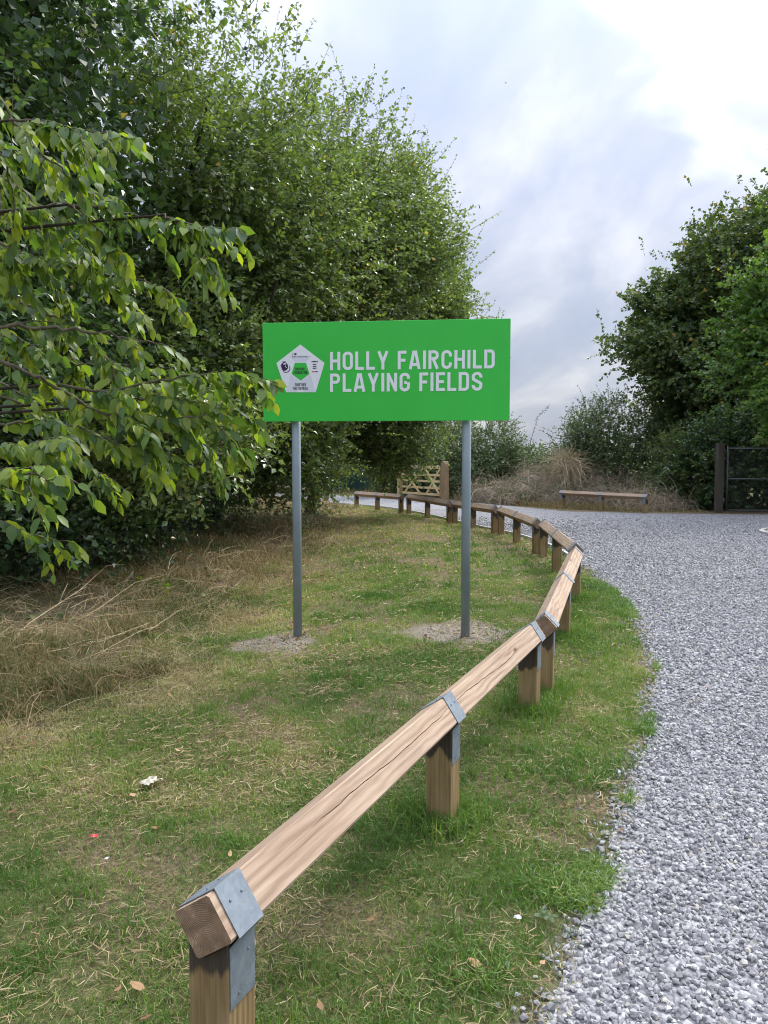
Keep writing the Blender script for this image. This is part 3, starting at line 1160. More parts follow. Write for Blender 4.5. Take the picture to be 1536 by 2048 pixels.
def build_emblem():
    def z2(u, v):          # pixel in the enlarged view of the emblem
        return px2s(540 + u / 11.815, 680 + v / 11.815)

    def poly(pts, mat, name, parent, y0, y1):
        mb = MB()
        mb.prism([z2(*p) for p in pts], y0, y1)
        return mb.build(name, mat, parent)
    outer = [(718, 108), (1288, 545), (1080, 1235), (385, 1235), (152, 545)]
    em = poly(outer, M['sign_white'], 'emblem', sign, -.0003, -.0016)
    inner = [(588, 540), (852, 540), (935, 800), (724, 960), (512, 800)]
    # the grey facets that make the pentagon read as a football panel
    for f in ([(588, 512), (852, 512), (975, 370), (465, 370)], [(484, 815), (724, 995), (724, 1000), (640, 1228), (395, 1228)],
              [(965, 815), (724, 995), (726, 1000), (800, 1228), (1070, 1228)]):
        poly(f, M['sign_white2'], 'facet', em, -.0017, -.0021)
    poly(inner, M['sign_green'], 'green_pentagon', em, -.0022, -.0028)
    def w(text, u0, u1, v0, v1, mat, bold=1.0):
        a, zt = z2(u0, v0)
        b, _ = z2(u1, v0)
        _, zb = z2(u0, v1)
        word(text, a, b, zb, zt - zb, .14, mat, em, 'lettering', .0006, split=False, y=-.0030, bold=bold)
    w('FOOTBALL', 592, 845, 655, 722, M['print_black'], 1.05)
    w('FOUNDATION', 560, 885, 740, 808, M['print_black'], 1.05)
    w('TOGETHER', 592, 850, 1022, 1090, M['print_black'], .95)
    w('FOR FOOTBALL', 545, 905, 1112, 1178, M['print_black'], .95)
    # government line
    cu = bpy.data.curves.new('line', 'FONT')
    cu.body = 'UK Government'
    cu.size = 1.0
    tmp = bpy.data.objects.new('line', cu)
    COL.objects.link(tmp)
    dg = bpy.context.evaluated_depsgraph_get()
    me = bpy.data.meshes.new_from_object(tmp.evaluated_get(dg))
    bpy.data.objects.remove(tmp)
    bpy.data.curves.remove(cu)
    co = np.array([v.co for v in me.vertices])
    a, zb = z2(550, 412)
    b, zt = z2(900, 372)
    mnx, mxx = co[:, 0].min(), co[:, 0].max()
    s = (b - a) / (mxx - mnx)
    for v in me.vertices:
        v.co = (a + (v.co.x - mnx) * s, -.0034, zb + v.co.y * s * 1.0)
    me.materials.append(M['print_black'])
    link('lettering', me, em)
    poly([(536, 300), (542, 300), (542, 415), (536, 415)], M['print_black'], 'bar', em, -.0024, -.0030)
    # royal arms over the line
    poly([(570, 312), (585, 318), (600, 306), (615, 318), (630, 310), (634, 335), (620, 345), (600, 360), (582, 345), (566, 335)], M['print_black'], 'crest', em, -.0024, -.0030)
    poly([(560, 382), (588, 382), (588, 392), (560, 392)], M['print_orange'], 'crest', em, -.0024, -.0030)
    # lion head badge
    lion = [(262, 560), (285, 565), (300, 540), (345, 532), (390, 545), (415, 575), (425, 610), (428, 650), (415, 690), (385, 712), (350, 728), (310, 732),
            (300, 705), (270, 690), (288, 665), (255, 640), (275, 620), (250, 605), (275, 590)]
    li = poly(lion, M['print_purple'], 'lion_badge', em, -.0024, -.0030)
    poly([(318, 560), (350, 545), (385, 560), (378, 585), (352, 572), (345, 590), (325, 585)], M['sign_white'], 'face_mark', em, -.0031, -.0036)
    poly([(355, 618), (375, 605), (382, 622), (368, 638)], M['sign_white'], 'face_mark', em, -.0031, -.0036)
    poly([(375, 650), (395, 640), (400, 655), (385, 664)], M['sign_white'], 'face_mark', em, -.0031, -.0036)
    poly([(294, 515), (305, 505), (318, 514), (336, 502), (352, 513), (372, 504), (380, 520), (375, 530), (300, 532)], M['print_purple'], 'crown', em, -.0024, -.0030)
    ar = MB()
    pts = [(385 + 95 * math.cos(R(t)), 672 + 95 * math.sin(R(t))) for t in range(-30, 131, 12)]
    thick(ar, [z2(u - 8, v - 2) for u, v in pts], (z2(16, 0)[0] - z2(0, 0)[0]), -.0024, -.0030)
    ar.build('ring_text', M['print_purple'], em)
    # three lions badge
    poly([(985, 492), (1010, 500), (1010, 522), (985, 526)], M['print_black'], 'crest', em, -.0024, -.0030)
    poly([(1022, 496), (1092, 496), (1092, 522), (1022, 522)], M['print_black'], 'crest', em, -.0024, -.0030)
    poly([(1104, 492), (1130, 496), (1130, 524), (1104, 524)], M['print_purple'], 'crest', em, -.0024, -.0030)
    for v in (562, 612, 655):
        poly([(1010, v + 12), (1030, v), (1048, v + 8), (1068, v + 4), (1090, v - 2), (1104, v + 10), (1090, v + 22), (1070, v + 18), (1050, v + 26), (1030, v + 22), (1012, v + 28)],
             M['print_black'], 'crest_lion', em, -.0024, -.0030)
    poly([(990, 740), (1055, 740), (1055, 762), (990, 762)], M['print_red'], 'crest', em, -.0024, -.0030)
    poly([(1066, 738), (1132, 738), (1132, 758), (1066, 758)], M['print_purple'], 'crest', em, -.0024, -.0030)


build_emblem()


# ------------------------------------------------------------------ wooden field gate
def build_gate():
    A, B = Vector((.66, 29.3, 0)), Vector((2.02, 27.0, 0))
    d = B - A
    L = d.length
    g = float(gz(1.3, 28))
    rz = math.atan2(d.y, d.x)
    gate = thing('field_gate', 'pale new timber five bar field gate with crossed braces', 'gate', (A.x, A.y, g), rz)
    mw = M['gate_wood']
    mb = MB(); mb.box(.0, .075, -.03, .03, .12, 1.26); mb.build('stile', M['gate_post_wood'], gate, bevel=.004)
    mb = MB(); mb.box(L - .085, L - .01, -.03, .03, .12, 1.24); mb.build('stile', M['gate_post_wood'], gate, bevel=.004)
    for z, h in ((.17, .08), (.40, .075), (.64, .075), (.86, .075), (1.13, .10)):
        mb = MB(); mb.box(.077, L - .087, -.014, .014, z, z + h); mb.build('bar', mw, gate, bevel=.003)
    for (xa, za, xb, zb) in ((.12, 1.14, 1.30, .24), (.22, .24, 1.42, 1.12), (1.66, 1.14, L - .12, .24), (1.70, .24, L - .16, 1.12)):
        v = Vector((xb - xa, zb - za)).normalized()
        nx, nz = -v.y * .038, v.x * .038
        s = 1 if zb > za else -1
        y0, y1 = (-.036, -.016) if s < 0 else (.016, .036)
        mb = MB()
        mb.prism([(xa + nx, za + nz), (xb + nx, zb + nz), (xb - nx, zb - nz), (xa - nx, za - nz)], y0, y1)
        mb.build('brace', mw, gate)
    mb = MB(); mb.box(.02, .10, -.045, -.031, 1.0, 1.03); mb.build('latch', M['steel_dull'], gate)
    # posts
    gp = thing('gate_post', 'thick square timber gate post with domed top right of the field gate', 'post', (B.x + .11, B.y - .05, g), rz)
    mb = MB()
    w = .10
    pr = [(-w, -.3), (w, -.3), (w, 1.30), (w * .8, 1.36), (w * .35, 1.395), (-w * .35, 1.395), (-w * .8, 1.36), (-w, 1.30)]
    mb.prism(pr, -w, w)
    mb.build('shaft', M['gate_post_wood'], gp, bevel=.006)
    gp2 = thing('gate_post', 'thin timber post at the left, latch side of the field gate', 'post', (A.x - .09, A.y + .12, g), rz)
    mb = MB()
    mb.box(-.05, .05, -.05, .05, -.3, 1.36)
    mb.build('shaft', M['gate_wood'], gp2, bevel=.006)


build_gate()


# ------------------------------------------------------------------ green container behind the trees
def build_container():
    c = thing('container', 'dark green corrugated steel container half hidden behind foliage', 'container', (-6.2, 36.0, .0), R(-4))
    mb = MB()
    prof = []
    x = 0.0
    while x < 6.0:
        prof += [(x, 0), (x + .10, 0), (x + .14, .04), (x + .24, .04), (x + .28, 0)]
        x += .28
    b = len(mb.v)
    for (px, py) in prof:
        mb.v += [(px, py, .12), (px, py, 2.55)]
    for i in range(len(prof) - 1):
        a = b + 2 * i
        if abs(prof[i + 1][0] - prof[i][0]) < 1e-6:
            continue
        mb.f.append((a, a + 2, a + 3, a + 1)); mb.m.append(0)
    mb.build('side_panel', M['container'], c)
    mb = MB(); mb.box(0, 6.1, .05, 2.4, .1, 2.53); mb.build('body', M['container'], c)
    mb = MB(); mb.box(-.05, 6.15, -.06, 2.45, 2.555, 2.68); mb.build('top_rail', M['container'], c)
    mb = MB(); mb.box(-.05, 6.15, -.06, 2.45, -.05, .10); mb.build('bottom_rail', M['container'], c)
    mb = MB(); mb.box(6.02, 6.16, -.065, .10, .10, 2.55); mb.build('corner_post', M['container'], c)


build_container()


# ------------------------------------------------------------------ chain link gate at the right
def build_mesh_gate():
    p = thing('fence_post', 'weathered square timber post at the left of the dark mesh gate', 'post', (9.40, 21.6, float(gz(9.4, 21.6))), R(8))
    mb = MB(); mb.box(-.09, .09, -.09, .09, -.3, 1.95); mb.build('shaft', M['old_post_wood'], p, bevel=.008)
    mb = MB(); mb.box(.092, .14, -.05, -.02, .3, .36); mb.box(.092, .14, -.05, -.02, 1.5, 1.56); mb.build('hinge', M['steel_dull'], p)
    g = thing('mesh_gate', 'steel tube framed chain link gate in deep shade under the trees', 'gate', (9.62, 21.6, float(gz(9.6, 21.6))), R(-3))
    W, H0, H1 = 3.0, .07, 1.86
    mb = MB(); mb.tube([(0, 0, H0), (0, 0, H1)], .026, 10); mb.build('frame_tube', M['steel_dull'], g, smooth=True)
    mb = MB(); mb.tube([(W, 0, H0), (W, 0, H1)], .026, 10); mb.build('frame_tube', M['steel_dull'], g, smooth=True)
    for z in (H0, .95, H1 - .06):
        mb = MB(); mb.tube([(.027, 0, z), (W - .027, 0, z)], .022, 10); mb.build('frame_tube', M['steel_dull'], g, smooth=True)
    mb = MB()
    step = .075
    k = -int(H1 / step)
    for i in range(-int((H1) / step), int(W / step) + 1):
        x0 = i * step
        for s in (1, -1):
            a = (max(x0, 0), H0 + max(0, -x0)) if s > 0 else None
            # clip line x = x0 + t, z = H0 + t
            t0, t1 = max(0, -x0), min(H1 - H0, W - x0)
            if t1 - t0 < .02:
                continue
            p0, p1 = (x0 + t0, H0 + t0), (x0 + t1, H0 + t1)
            if s < 0:
                p0, p1 = (W - p0[0], p0[1]), (W - p1[0], p1[1])
            mb.tube([(p0[0], .004 * s, p0[1]), (p1[0], .004 * s, p1[1])], .0009, 3, caps=False)
    tag(mb.build('chain_link_mesh', M['steel_dull'], g, fix=False), kind='stuff')


build_mesh_gate()


# ------------------------------------------------------------------ kerbed bed at the right edge
def build_bed():
    c = Vector((9.1, 14.6))
    n = 40
    rx, ry = 1.85, 1.35
    g = float(path_z(np.array(8.0), np.array(14.6)))
    bed = thing('planting_bed', 'kerbed bed of bare soil in the gravel at the right edge', 'planting bed', (c.x, c.y, g))
    kb = MB()
    for i in range(n):
        a0, a1 = 2 * math.pi * (i + .02) / n, 2 * math.pi * (i + .98) / n
        p = []
        for z in (-.05, .05):
            for (a, s) in ((a0, 1), (a1, 1), (a1, .955), (a0, .955)):
                p.append((rx * s * math.cos(a), ry * s * math.sin(a), z))
        kb.quadbox(p)
    kb.build('kerb', M['kerb'], bed)
    rr = np.random.default_rng(5)
    V, Fc = [(0, 0, .16)], []
    rings, seg = 6, 32
    for r_ in range(1, rings + 1):
        for k in range(seg):
            a = 2 * math.pi * k / seg
            f = r_ / rings
            V.append((rx * .955 * f * math.cos(a), ry * .955 * f * math.sin(a), .16 * (1 - f ** 2) + .03 + rr.normal(0, .012) * (f < 1)))
    for k in range(seg):
        Fc.append((0, 1 + k, 1 + (k + 1) % seg))
    for r_ in range(rings - 1):
        for k in range(seg):
            a, b = 1 + r_ * seg + k, 1 + r_ * seg + (k + 1) % seg
            Fc.append((a, a + seg, b + seg, b))
    me = bpy.data.meshes.new('soil')
    me.from_pydata(V, [], Fc)
    me.materials.append(M['clod'])
    link('soil', me, bed)
    P = np.stack([rr.uniform(-1.6, 1.6, 500), rr.uniform(-1.1, 1.1, 500), np.zeros(500)], -1)
    q = (P[:, 0] / rx) ** 2 + (P[:, 1] / ry) ** 2
    P = P[q < .85]
    q = q[q < .85]
    P[:, 2] = .16 * (1 - q) + .04
    v, f, rn = stones(P, rr.uniform(.02, .06, len(P)), ICO_V, ICO_F, rr)
    tag(link('clods', mesh_np('clods', v, [f], None, False, [M['clod']]), bed), kind='stuff')


build_bed()


# ------------------------------------------------------------------ foliage
class Leaves:
    """collects leaves (triangles) and twigs for one crown"""

    def __init__(s, seed):
        s.V, s.F, s.A, s.b = [], [], [], 0
        s.TV, s.TF, s.tb = [], [], 0
        s.r = np.random.default_rng(seed)
        s.simple = False

    def leaves(s, base, dirv, nrm, L, W, kind='q', rnd=None):
        n = len(base)
        if n == 0:
            return
        d = norm(dirv)
        nn = norm(nrm - d * (nrm * d).sum(-1, keepdims=True))
        sd = np.cross(d, nn)
        L = np.broadcast_to(L, (n,))[:, None]
        W = np.broadcast_to(W, (n,))[:, None]
        if kind == 'q':
            fold = .18
            v = np.stack([base, base + d * L * .45 + sd * W * .5 + nn * W * fold, base + d * L, base + d * L * .45 - sd * W * .5 + nn * W * fold], 1)
            f = np.array([(0, 2, 1), (0, 3, 2)])
        elif kind == 'm':     # lobed maple-like outline
            v = np.stack([base, base + d * L * .30 + sd * W * .55 + nn * W * .06, base + d * L * .55 + sd * W * .26, base + d * L, base + d * L * .55 - sd * W * .26,
                          base + d * L * .30 - sd * W * .55 + nn * W * .06], 1)
            f = np.array([(0, 2, 1), (0, 3, 2), (0, 4, 3), (0, 5, 4)])
        else:
            cu = s.r.uniform(.02, .22, (n, 1)) * L
            mid = base + d * L * .5 + nn * cu * .25
            tip = base + d * L - nn * cu
            v = np.stack([base, base + d * L * .22 + sd * W * .40 + nn * W * .12, base + d * L * .62 + sd * W * .46 + nn * (W * .10 - cu * .25), tip,
                          base + d * L * .62 - sd * W * .46 + nn * (W * .10 - cu * .25), base + d * L * .22 - sd * W * .40 + nn * W * .12, mid], 1)
            f = np.array([(0, 6, 1), (1, 6, 2), (2, 6, 3), (3, 6, 4), (4, 6, 5), (5, 6, 0)])
        k = v.shape[1]
        s.V.append(v.reshape(-1, 3))
        s.F.append(((np.arange(n) * k)[:, None, None] + f[None]).reshape(-1, 3) + s.b)
        if rnd is None:
            rnd = s.r.random(n)
        s.A.append(np.repeat(rnd, k))
        s.b += n * k

    def twig_tubes(s, P0, P1, P2, r0, r1):
        """three-point twigs, triangular section"""
        n = len(P0)
        if n == 0:
            return
        t = norm(P2 - P0)
        a = norm(np.cross(t, np.array([.3, .2, 1.0])))
        c = np.cross(t, a)
        vs = []
        for P, rr in (((P0, r0), (P1, (r0 + r1) / 2), (P2, r1)) if not s.simple else ((P0, r0), (P2, r1))):
            for k in range(3):
                an = 2 * math.pi * k / 3
                vs.append(P + (a * math.cos(an) + c * math.sin(an)) * np.reshape(np.broadcast_to(rr, (n,)), (n, 1)))
        v = np.stack(vs, 1)
        f = []
        for i in ((0,) if s.simple else (0, 3)):
            for k in range(3):
                k2 = (k + 1) % 3
                f.append((i + k, i + k2, i + 3 + k2, i + 3 + k))
        f = np.array(f)
        s.TV.append(v.reshape(-1, 3))
        nv = v.shape[1]
        s.TF.append(((np.arange(n) * nv)[:, None, None] + f[None]).reshape(-1, 4) + s.tb)
        s.tb += n * nv

    def sprays(s, P, D, L, nl, leafL, aspect, droop=.15, kind='q', spread=.9, hang=.25, upn=.8, rnd_bias=None, bare=.12):
        """leafy twigs: start P, direction D, length L, nl leaves each"""
        n = len(P)
        if n == 0:
            return
        r = s.r
        L = np.broadcast_to(L, (n,))
        D = norm(D)
        dn = np.array([0, 0, -1.0])
        P1 = P + D * (L * .5)[:, None] + dn * (droop * L * .25)[:, None]
        P2 = P + D * L[:, None] + dn * (droop * L)[:, None]
        s.twig_tubes(P, P1, P2, .0035 + .004 * L, .0012)
        t = np.linspace(bare, 1.0, nl)[None] + r.uniform(-.5, .5, (n, nl)) / nl
        t = np.clip(t, .02, 1.0)
        B = P[:, None] + D[:, None] * (L[:, None] * t)[..., None] + dn * (droop * L[:, None] * t * t)[..., None]
        side = norm(np.cross(D, np.array([0, 0, 1.0]) + .3 * r.normal(size=(n, 3))))
        sg = np.where(np.arange(nl) % 2 == 0, 1.0, -1.0)[None, :, None]
        ld = D[:, None] * .55 + side[:, None] * sg * spread + r.normal(size=(n, nl, 3)) * .45 + dn * hang
        nr = np.array([0, -.15, upn * .8]) + r.normal(size=(n, nl, 3)) * .70
        lL = leafL * r.uniform(.65, 1.25, (n, nl))
        rn = r.random((n, nl))
        if rnd_bias is not None:
            rn = np.clip(rn * .75 + rnd_bias[:, None], 0, 1)
            rn = np.where(r.random((n, nl)) < .006, 1.0, np.minimum(rn, .955))
        m = n * nl
        s.leaves(B.reshape(m, 3), ld.reshape(m, 3), nr.reshape(m, 3), lL.reshape(m), (lL * aspect * r.uniform(.85, 1.15, (n, nl))).reshape(m), kind, rn.reshape(m))

    def build(s, parent, leafmat, twigmat, name='crown', smooth=False):
        if s.V:
            o = link(name, mesh_np(name, np.concatenate(s.V), [np.concatenate(s.F)], {'rnd': np.concatenate(s.A)}, smooth, [leafmat]), parent)
            tag(o, kind='stuff')
        if s.TV:
            o = link('twigs', mesh_np('twigs', np.concatenate(s.TV), [np.concatenate(s.TF)], None, True, [twigmat]), parent)
            tag(o, kind='stuff')


def in_view(P, mx=.12):
    d = np.maximum(P[:, 1], .3)
    u = P[:, 0] / d
    w = (P[:, 2] - CAM_H) / d
    return (np.abs(u) < .5 + mx) & (w > -.75 - mx) & (w < .60 + mx)


def lumpy(c, rad, n, r, shell=.5, lump=.28, seed=0.0, zcut=None):
    """points in a lumpy ellipsoid, most of them near its surface, with gaps"""
    d = norm(r.normal(size=(n, 3)))
    k = 1 + lump * 2 * (fbm(d * 2.2 + seed, 2) - .5) + .12 * (vnoise(d * 7 + seed) - .5)
    rr = shell + (1 - shell) * r.random(n) ** .6
    P = np.asarray(c) + d * rr[:, None] * k[:, None] * np.asarray(rad)
    return P, d, rr


def limbs(root, base, targets, r0, seed, mat, name='trunk', trunk_top=None, lean=(0, 0)):
    """trunk and limbs in one tapered mesh"""
    r = np.random.default_rng(seed)
    mb = MB()
    b = Vector(base)
    tt = Vector(trunk_top)
    pts = [b + Vector((0, 0, -.2)), b + Vector((0, 0, .25)), b.lerp(tt, .5) + Vector((r.normal(0, .08), r.normal(0, .08), 0)), tt]
    mb.tube(pts, [r0 * 1.5, r0 * 1.1, r0 * .9, r0 * .65], 9)
    for t in targets:
        t = Vector(t)
        f = r.uniform(.35, 1.0)
        st = b.lerp(tt, f)
        m1 = st.lerp(t, .35) + Vector((r.normal(0, .18), r.normal(0, .18), r.uniform(.05, .45)))
        m2 = st.lerp(t, .7) + Vector((r.normal(0, .15), r.normal(0, .15), r.uniform(.0, .3)))
        k = r.uniform(.28, .5)
        mb.tube([st, m1, m2, t], [r0 * k, r0 * k * .7, r0 * k * .42, .008], 6, caps=False)
    return mb.build(name, mat, root, smooth=True, fix=False)


def tree(label, base, lobes, leafmat, seed, n, nl, leafL, aspect, trunk_r, trunk_top, twigL=(.35, .7), kind='q', droop=.12, back_keep=.25, nlimb=16, name='tree', wisps=0, cat='tree',
         group=None, upw=.35, shell=.5, zmin=.3, spread=.9, core=900, nsub=0):
    """lobes: (centre, radii, weight)"""
    root = thing(name, label, cat, (base[0], base[1], float(gz(base[0], base[1]))), 0, group)
    off = np.array([base[0], base[1], root.location.z])
    L = Leaves(seed)
    L.simple = base[1] > 8
    r = L.r
    wt = np.array([w for _, _, w in lobes], float)
    wt /= wt.sum()
    tg = []
    for (c, rad, w), f in zip(lobes, wt):
        c, rad = np.array(c, float), np.array(rad, float)
        m = int(n * f)
        if nsub:
            # boughs: leaf masses of their own standing out of the crown
            sd_ = norm(r.normal(size=(nsub, 3)) + np.array([0, -.35, .15]))
            sr_ = r.uniform(.28, .46, nsub)
            sc_ = c + sd_ * rad * r.uniform(.42, .70, nsub)[:, None]
            pick = r.integers(0, nsub, m)
            d = norm(r.normal(size=(m, 3)))
            kk = 1 + .35 * (vnoise(d * 3 + pick[:, None] * 3.7) - .5) * 2
            q_ = (.35 + .65 * r.random(m) ** .6) * kk
            P = sc_[pick] + d * (q_ * sr_[pick])[:, None] * rad * np.array([1.15, 1.15, .80])
            d = norm(d * .6 + sd_[pick] * .6)
        else:
            P, d, rr = lumpy(c, rad, m, r, shell, .28, seed * 1.3 + c[0])
        # gaps: a noise field eats holes in the crown
        g = fbm(P * 1.1 + seed, 2)
        ok = g > .37
        # drop what lies deep in a neighbouring lobe, below ground, far behind
        for c2, r2, _ in lobes:
            if c2 is c or np.allclose(c2, c):
                continue
            q = (((P - np.array(c2)) / np.array(r2)) ** 2).sum(-1)
            ok &= ~((q < .30) & (r.random(m) < .8))
        ok &= P[:, 2] > gz(P[:, 0], P[:, 1]) + zmin
        cam_dir = norm(np.array([0, 0, CAM_H]) - c)
        back = (d * cam_dir).sum(-1) < -.25
        ok &= ~back | (r.random(m) < back_keep)
        ok &= in_view(P, .25) | (r.random(m) < .22)
        P, d = P[ok], d[ok]
        D = d * .8 + np.array([0, 0, upw]) + r.normal(size=P.shape) * .55
        ln = r.uniform(twigL[0], twigL[1], len(P))
        bias = .30 * fbm(P * .55 + seed * 2, 2)
        L.sprays(P - off, D, ln, nl, leafL, aspect, droop, kind, spread, rnd_bias=bias)
        # inner leaves, larger and fewer, close the heart of the crown
        m2 = int(core * np.prod(rad) ** .5)
        d2 = norm(r.normal(size=(m2, 3)))
        k2 = 1 + .28 * 2 * (fbm(d2 * 2.2 + seed * 1.3 + c[0], 2) - .5)
        Q = c + d2 * (r.random(m2) ** .45 * (.66 if nsub else .80) * k2)[:, None] * rad
        Q = Q[(Q[:, 2] > gz(Q[:, 0], Q[:, 1]) + zmin * .8) & in_view(Q, .3)]
        ls = leafL * r.uniform(1.3, 2.4, len(Q)) * (1 if base[1] > 10 else .8)
        L.leaves(Q - off, r.normal(size=Q.shape) + np.array([0, 0, -.3]), r.normal(size=Q.shape) + np.array([0, -.3, .5]), ls, ls * .8, 'q', r.random(len(Q)) * .6)
        tg += [tuple(p - off) for p in P[:int(nlimb * f) + 1]]
        if wisps:
            k = int(wisps * f)
            P, d, rr = lumpy(c, rad, k, r, .93, .28, seed * 1.3 + c[0])
            up = (d[:, 2] > -.15) & (P[:, 2] > 1.2)
            P, d = P[up], d[up]
            D = d * .7 + np.array([0, 0, .75]) + r.normal(size=P.shape) * .30
            ln = r.uniform(.35, .85, len(P))
            L.sprays(P - off, D, ln, nl, leafL * .8, aspect, .04, kind, .7, bare=.15)
    limbs(root, (0, 0, 0), tg, trunk_r, seed, M['bark'], trunk_top=tuple(np.array(trunk_top) - off))
    L.build(root, leafmat, M['twig'])
    L.tips = tg
    return root, L


CRABS = []
# --- left: the row of trees, nearest first
tree('tall dark glossy leaved tree filling the upper left corner behind the drooping branches', (-5.2, 8.6), [((-4.2, 9.0, 5.4), (2.7, 2.4, 3.5), 3.2), ((-4.6, 8.4, 2.6), (1.7, 2.2, 2.3), 1.6)], M['leaf_dark'], 31,
     10500, 13, .088, .72, .16, (-5.0, 8.8, 4.0), wisps=160, name='hedgerow_tree', shell=.55, nsub=11)
CRABS.append(tree('olive green crab apple tree rising highest against the sky, left of the sign', (-4.0, 12.2), [((-3.3, 12.0, 5.2), (2.8, 2.6, 3.4), 3), ((-3.3, 11.2, 2.1), (2.1, 2.0, 2.0), 1.7), ((-2.2, 12.8, 5.1), (2.3, 2.2, 3.1), 2.1), ((-2.55, 8.9, 1.75), (1.05, .9, .62), .45)], M['leaf_olive'], 32,
     9600, 13, .080, .64, .15, (-3.6, 12.1, 4.2), wisps=150, name='crab_apple_tree', shell=.55, nsub=12))
CRABS.append(tree('crab apple tree behind the left half of the sign', (-3.7, 16.6), [((-1.4, 16.2, 5.5), (2.8, 2.8, 3.3), 3), ((-2.2, 15.4, 2.2), (2.2, 2.0, 1.7), 1.7), ((-.3, 17.0, 5.5), (2.0, 2.2, 3.1), 2.1)], M['leaf_olive'], 33,
     9600, 12, .084, .64, .13, (-2.6, 16.3, 3.2), wisps=150, name='crab_apple_tree', shell=.55, nsub=12))
CRABS.append(tree('far crab apple tree whose boughs hang over the curved rail, trunk right of left post', (-1.95, 20.4), [((.1, 20.2, 4.8), (2.6, 2.5, 3.0), 3), ((1.15, 20.4, 5.2), (1.65, 1.8, 2.6), 1.6), ((-1.0, 20.0, 2.7), (2.0, 2.0, 1.7), 1.6), ((.9, 20.6, 3.2), (1.6, 2.0, 1.5), 1.0), ((.2, 20.3, 1.75), (1.3, 1.2, .75), .5)], M['leaf_olive'], 34,
     9200, 12, .086, .64, .13, (-1.4, 20.3, 2.6), wisps=130, name='crab_apple_tree', shell=.5, zmin=.6, nsub=9))
tree('shaded tree deep at the back of the left hedgerow', (-7.0, 14.5), [((-6.4, 14.5, 4.5), (2.6, 4.5, 3.6), 2), ((-5.4, 17.5, 3.0), (2.4, 3.8, 2.8), 1.4)], M['leaf_dark'], 35,
     3600, 11, .10, .7, .2, (-6.6, 14.5, 3.5), name='hedgerow_tree', shell=.45, back_keep=.1)
tree('tree beyond the path end, seen through gaps below the sign', (-5.0, 31.5), [((-4.6, 31.5, 3.9), (3.4, 2.4, 3.4), 2), ((-8.5, 30.0, 3.2), (3.4, 2.4, 2.9), 1.4)], M['leaf_dark'], 36,
     3000, 11, .10, .7, .2, (-5.0, 31.5, 3.0), name='hedgerow_tree', shell=.45, back_keep=.1)
tree('dark tangled undergrowth shrub under the left trees', (-4.4, 9.8), [((-4.4, 8.9, .9), (1.4, 2.2, 1.3), 1), ((-4.15, 11.2, .9), (1.25, 1.8, 1.25), 1), ((-4.0, 14.0, 1.0), (1.25, 2.0, 1.4), 1), ((-4.5, 17.5, 1.0), (1.4, 2.4, 1.4), .8)], M['leaf_dark'], 37,
     3600, 11, .08, .7, .05, (-4.5, 10, 1.0), name='shrub', shell=.3, zmin=.1, cat='shrub', nlimb=8)

# --- right
tree('tall broad maple at the right with browning leaf tips against the sky', (12.6, 27.5), [((13.0, 27.5, 7.4), (4.0, 3.6, 4.3), 3), ((10.9, 27.0, 5.1), (3.1, 2.8, 2.4), 1.8), ((10.2, 27.6, 6.4), (2.2, 2.0, 1.7), .8), ((14.2, 27.0, 9.3), (2.4, 2.4, 2.9), 1.0), ((11.5, 27.5, 2.6), (3.2, 2.6, 2.2), 1.2)], M['leaf_maple'], 41,
     9000, 11, .14, .9, .26, (12.6, 27.5, 5.0), kind='q', nsub=13, name='maple_tree', twigL=(.4, .8), wisps=60, shell=.45, upw=.45)
tree('brighter green maple nearer the camera, overhanging the mesh gate at the right edge', (12.6, 21.0), [((11.7, 20.4, 5.3), (3.1, 2.4, 3.0), 3), ((11.2, 20.3, 3.4), (2.3, 2.0, 1.7), 2.0)], M['leaf_maple_bright'], 42,
     7000, 11, .12, .9, .2, (12.4, 20.8, 4.0), kind='q', nsub=12, name='maple_tree', twigL=(.35, .7), wisps=60, shell=.5, zmin=1.75)
tree('dark bush in deep shade behind the mesh gate', (11.4, 24.4), [((11.9, 23.3, 1.3), (3.2, 1.3, 2.1), 1)], M['leaf_dark'], 43, 4200, 11, .10, .8, .06, (11.4, 24.4, 1.2), name='shrub', cat='shrub', shell=.4, zmin=.1, nlimb=6)
tree('bushy green shrub left of the big maple, standing behind the lone rail', (8.2, 27.4), [((8.4, 27.4, 1.7), (2.4, 1.8, 2.0), 1.4), ((7.3, 27.6, 1.4), (1.1, 1.3, 1.6), .6)], M['leaf_bramble'], 44, 3800, 11, .075, .7, .05, (8.2, 27.4, 1.2), name='shrub', cat='shrub', shell=.5, zmin=.1, wisps=130, nlimb=8)
tree('dark shrub seen between the maple and the weathered timber post', (9.0, 23.8), [((9.1, 23.9, .95), (1.1, 1.2, 1.35), 1)], M['leaf_maple'], 45, 1300, 11, .08, .8, .05, (9.0, 23.8, .8), name='shrub', cat='shrub', shell=.4, zmin=.05, nlimb=5)
tree('bushy bramble thicket right of the field gate, behind the right sign post', (3.9, 29.6), [((3.6, 29.6, 1.5), (1.9, 1.7, 1.75), 1.3), ((5.0, 29.4, .8), (1.2, 1.3, 1.1), .6)], M['leaf_bramble'], 46, 3600, 11, .075, .7, .05, (3.9, 29.6, 1.0), name='shrub', cat='shrub', shell=.5, zmin=.05, wisps=110, nlimb=8)
tree('dark green bush directly behind the field gate', (1.6, 31.2), [((1.5, 31.4, 1.6), (2.2, 1.5, 2.0), 1)], M['leaf_dark'], 47, 2400, 11, .08, .7, .06, (1.6, 31.2, 1.2), name='shrub', cat='shrub', shell=.45, zmin=.05, nlimb=8)
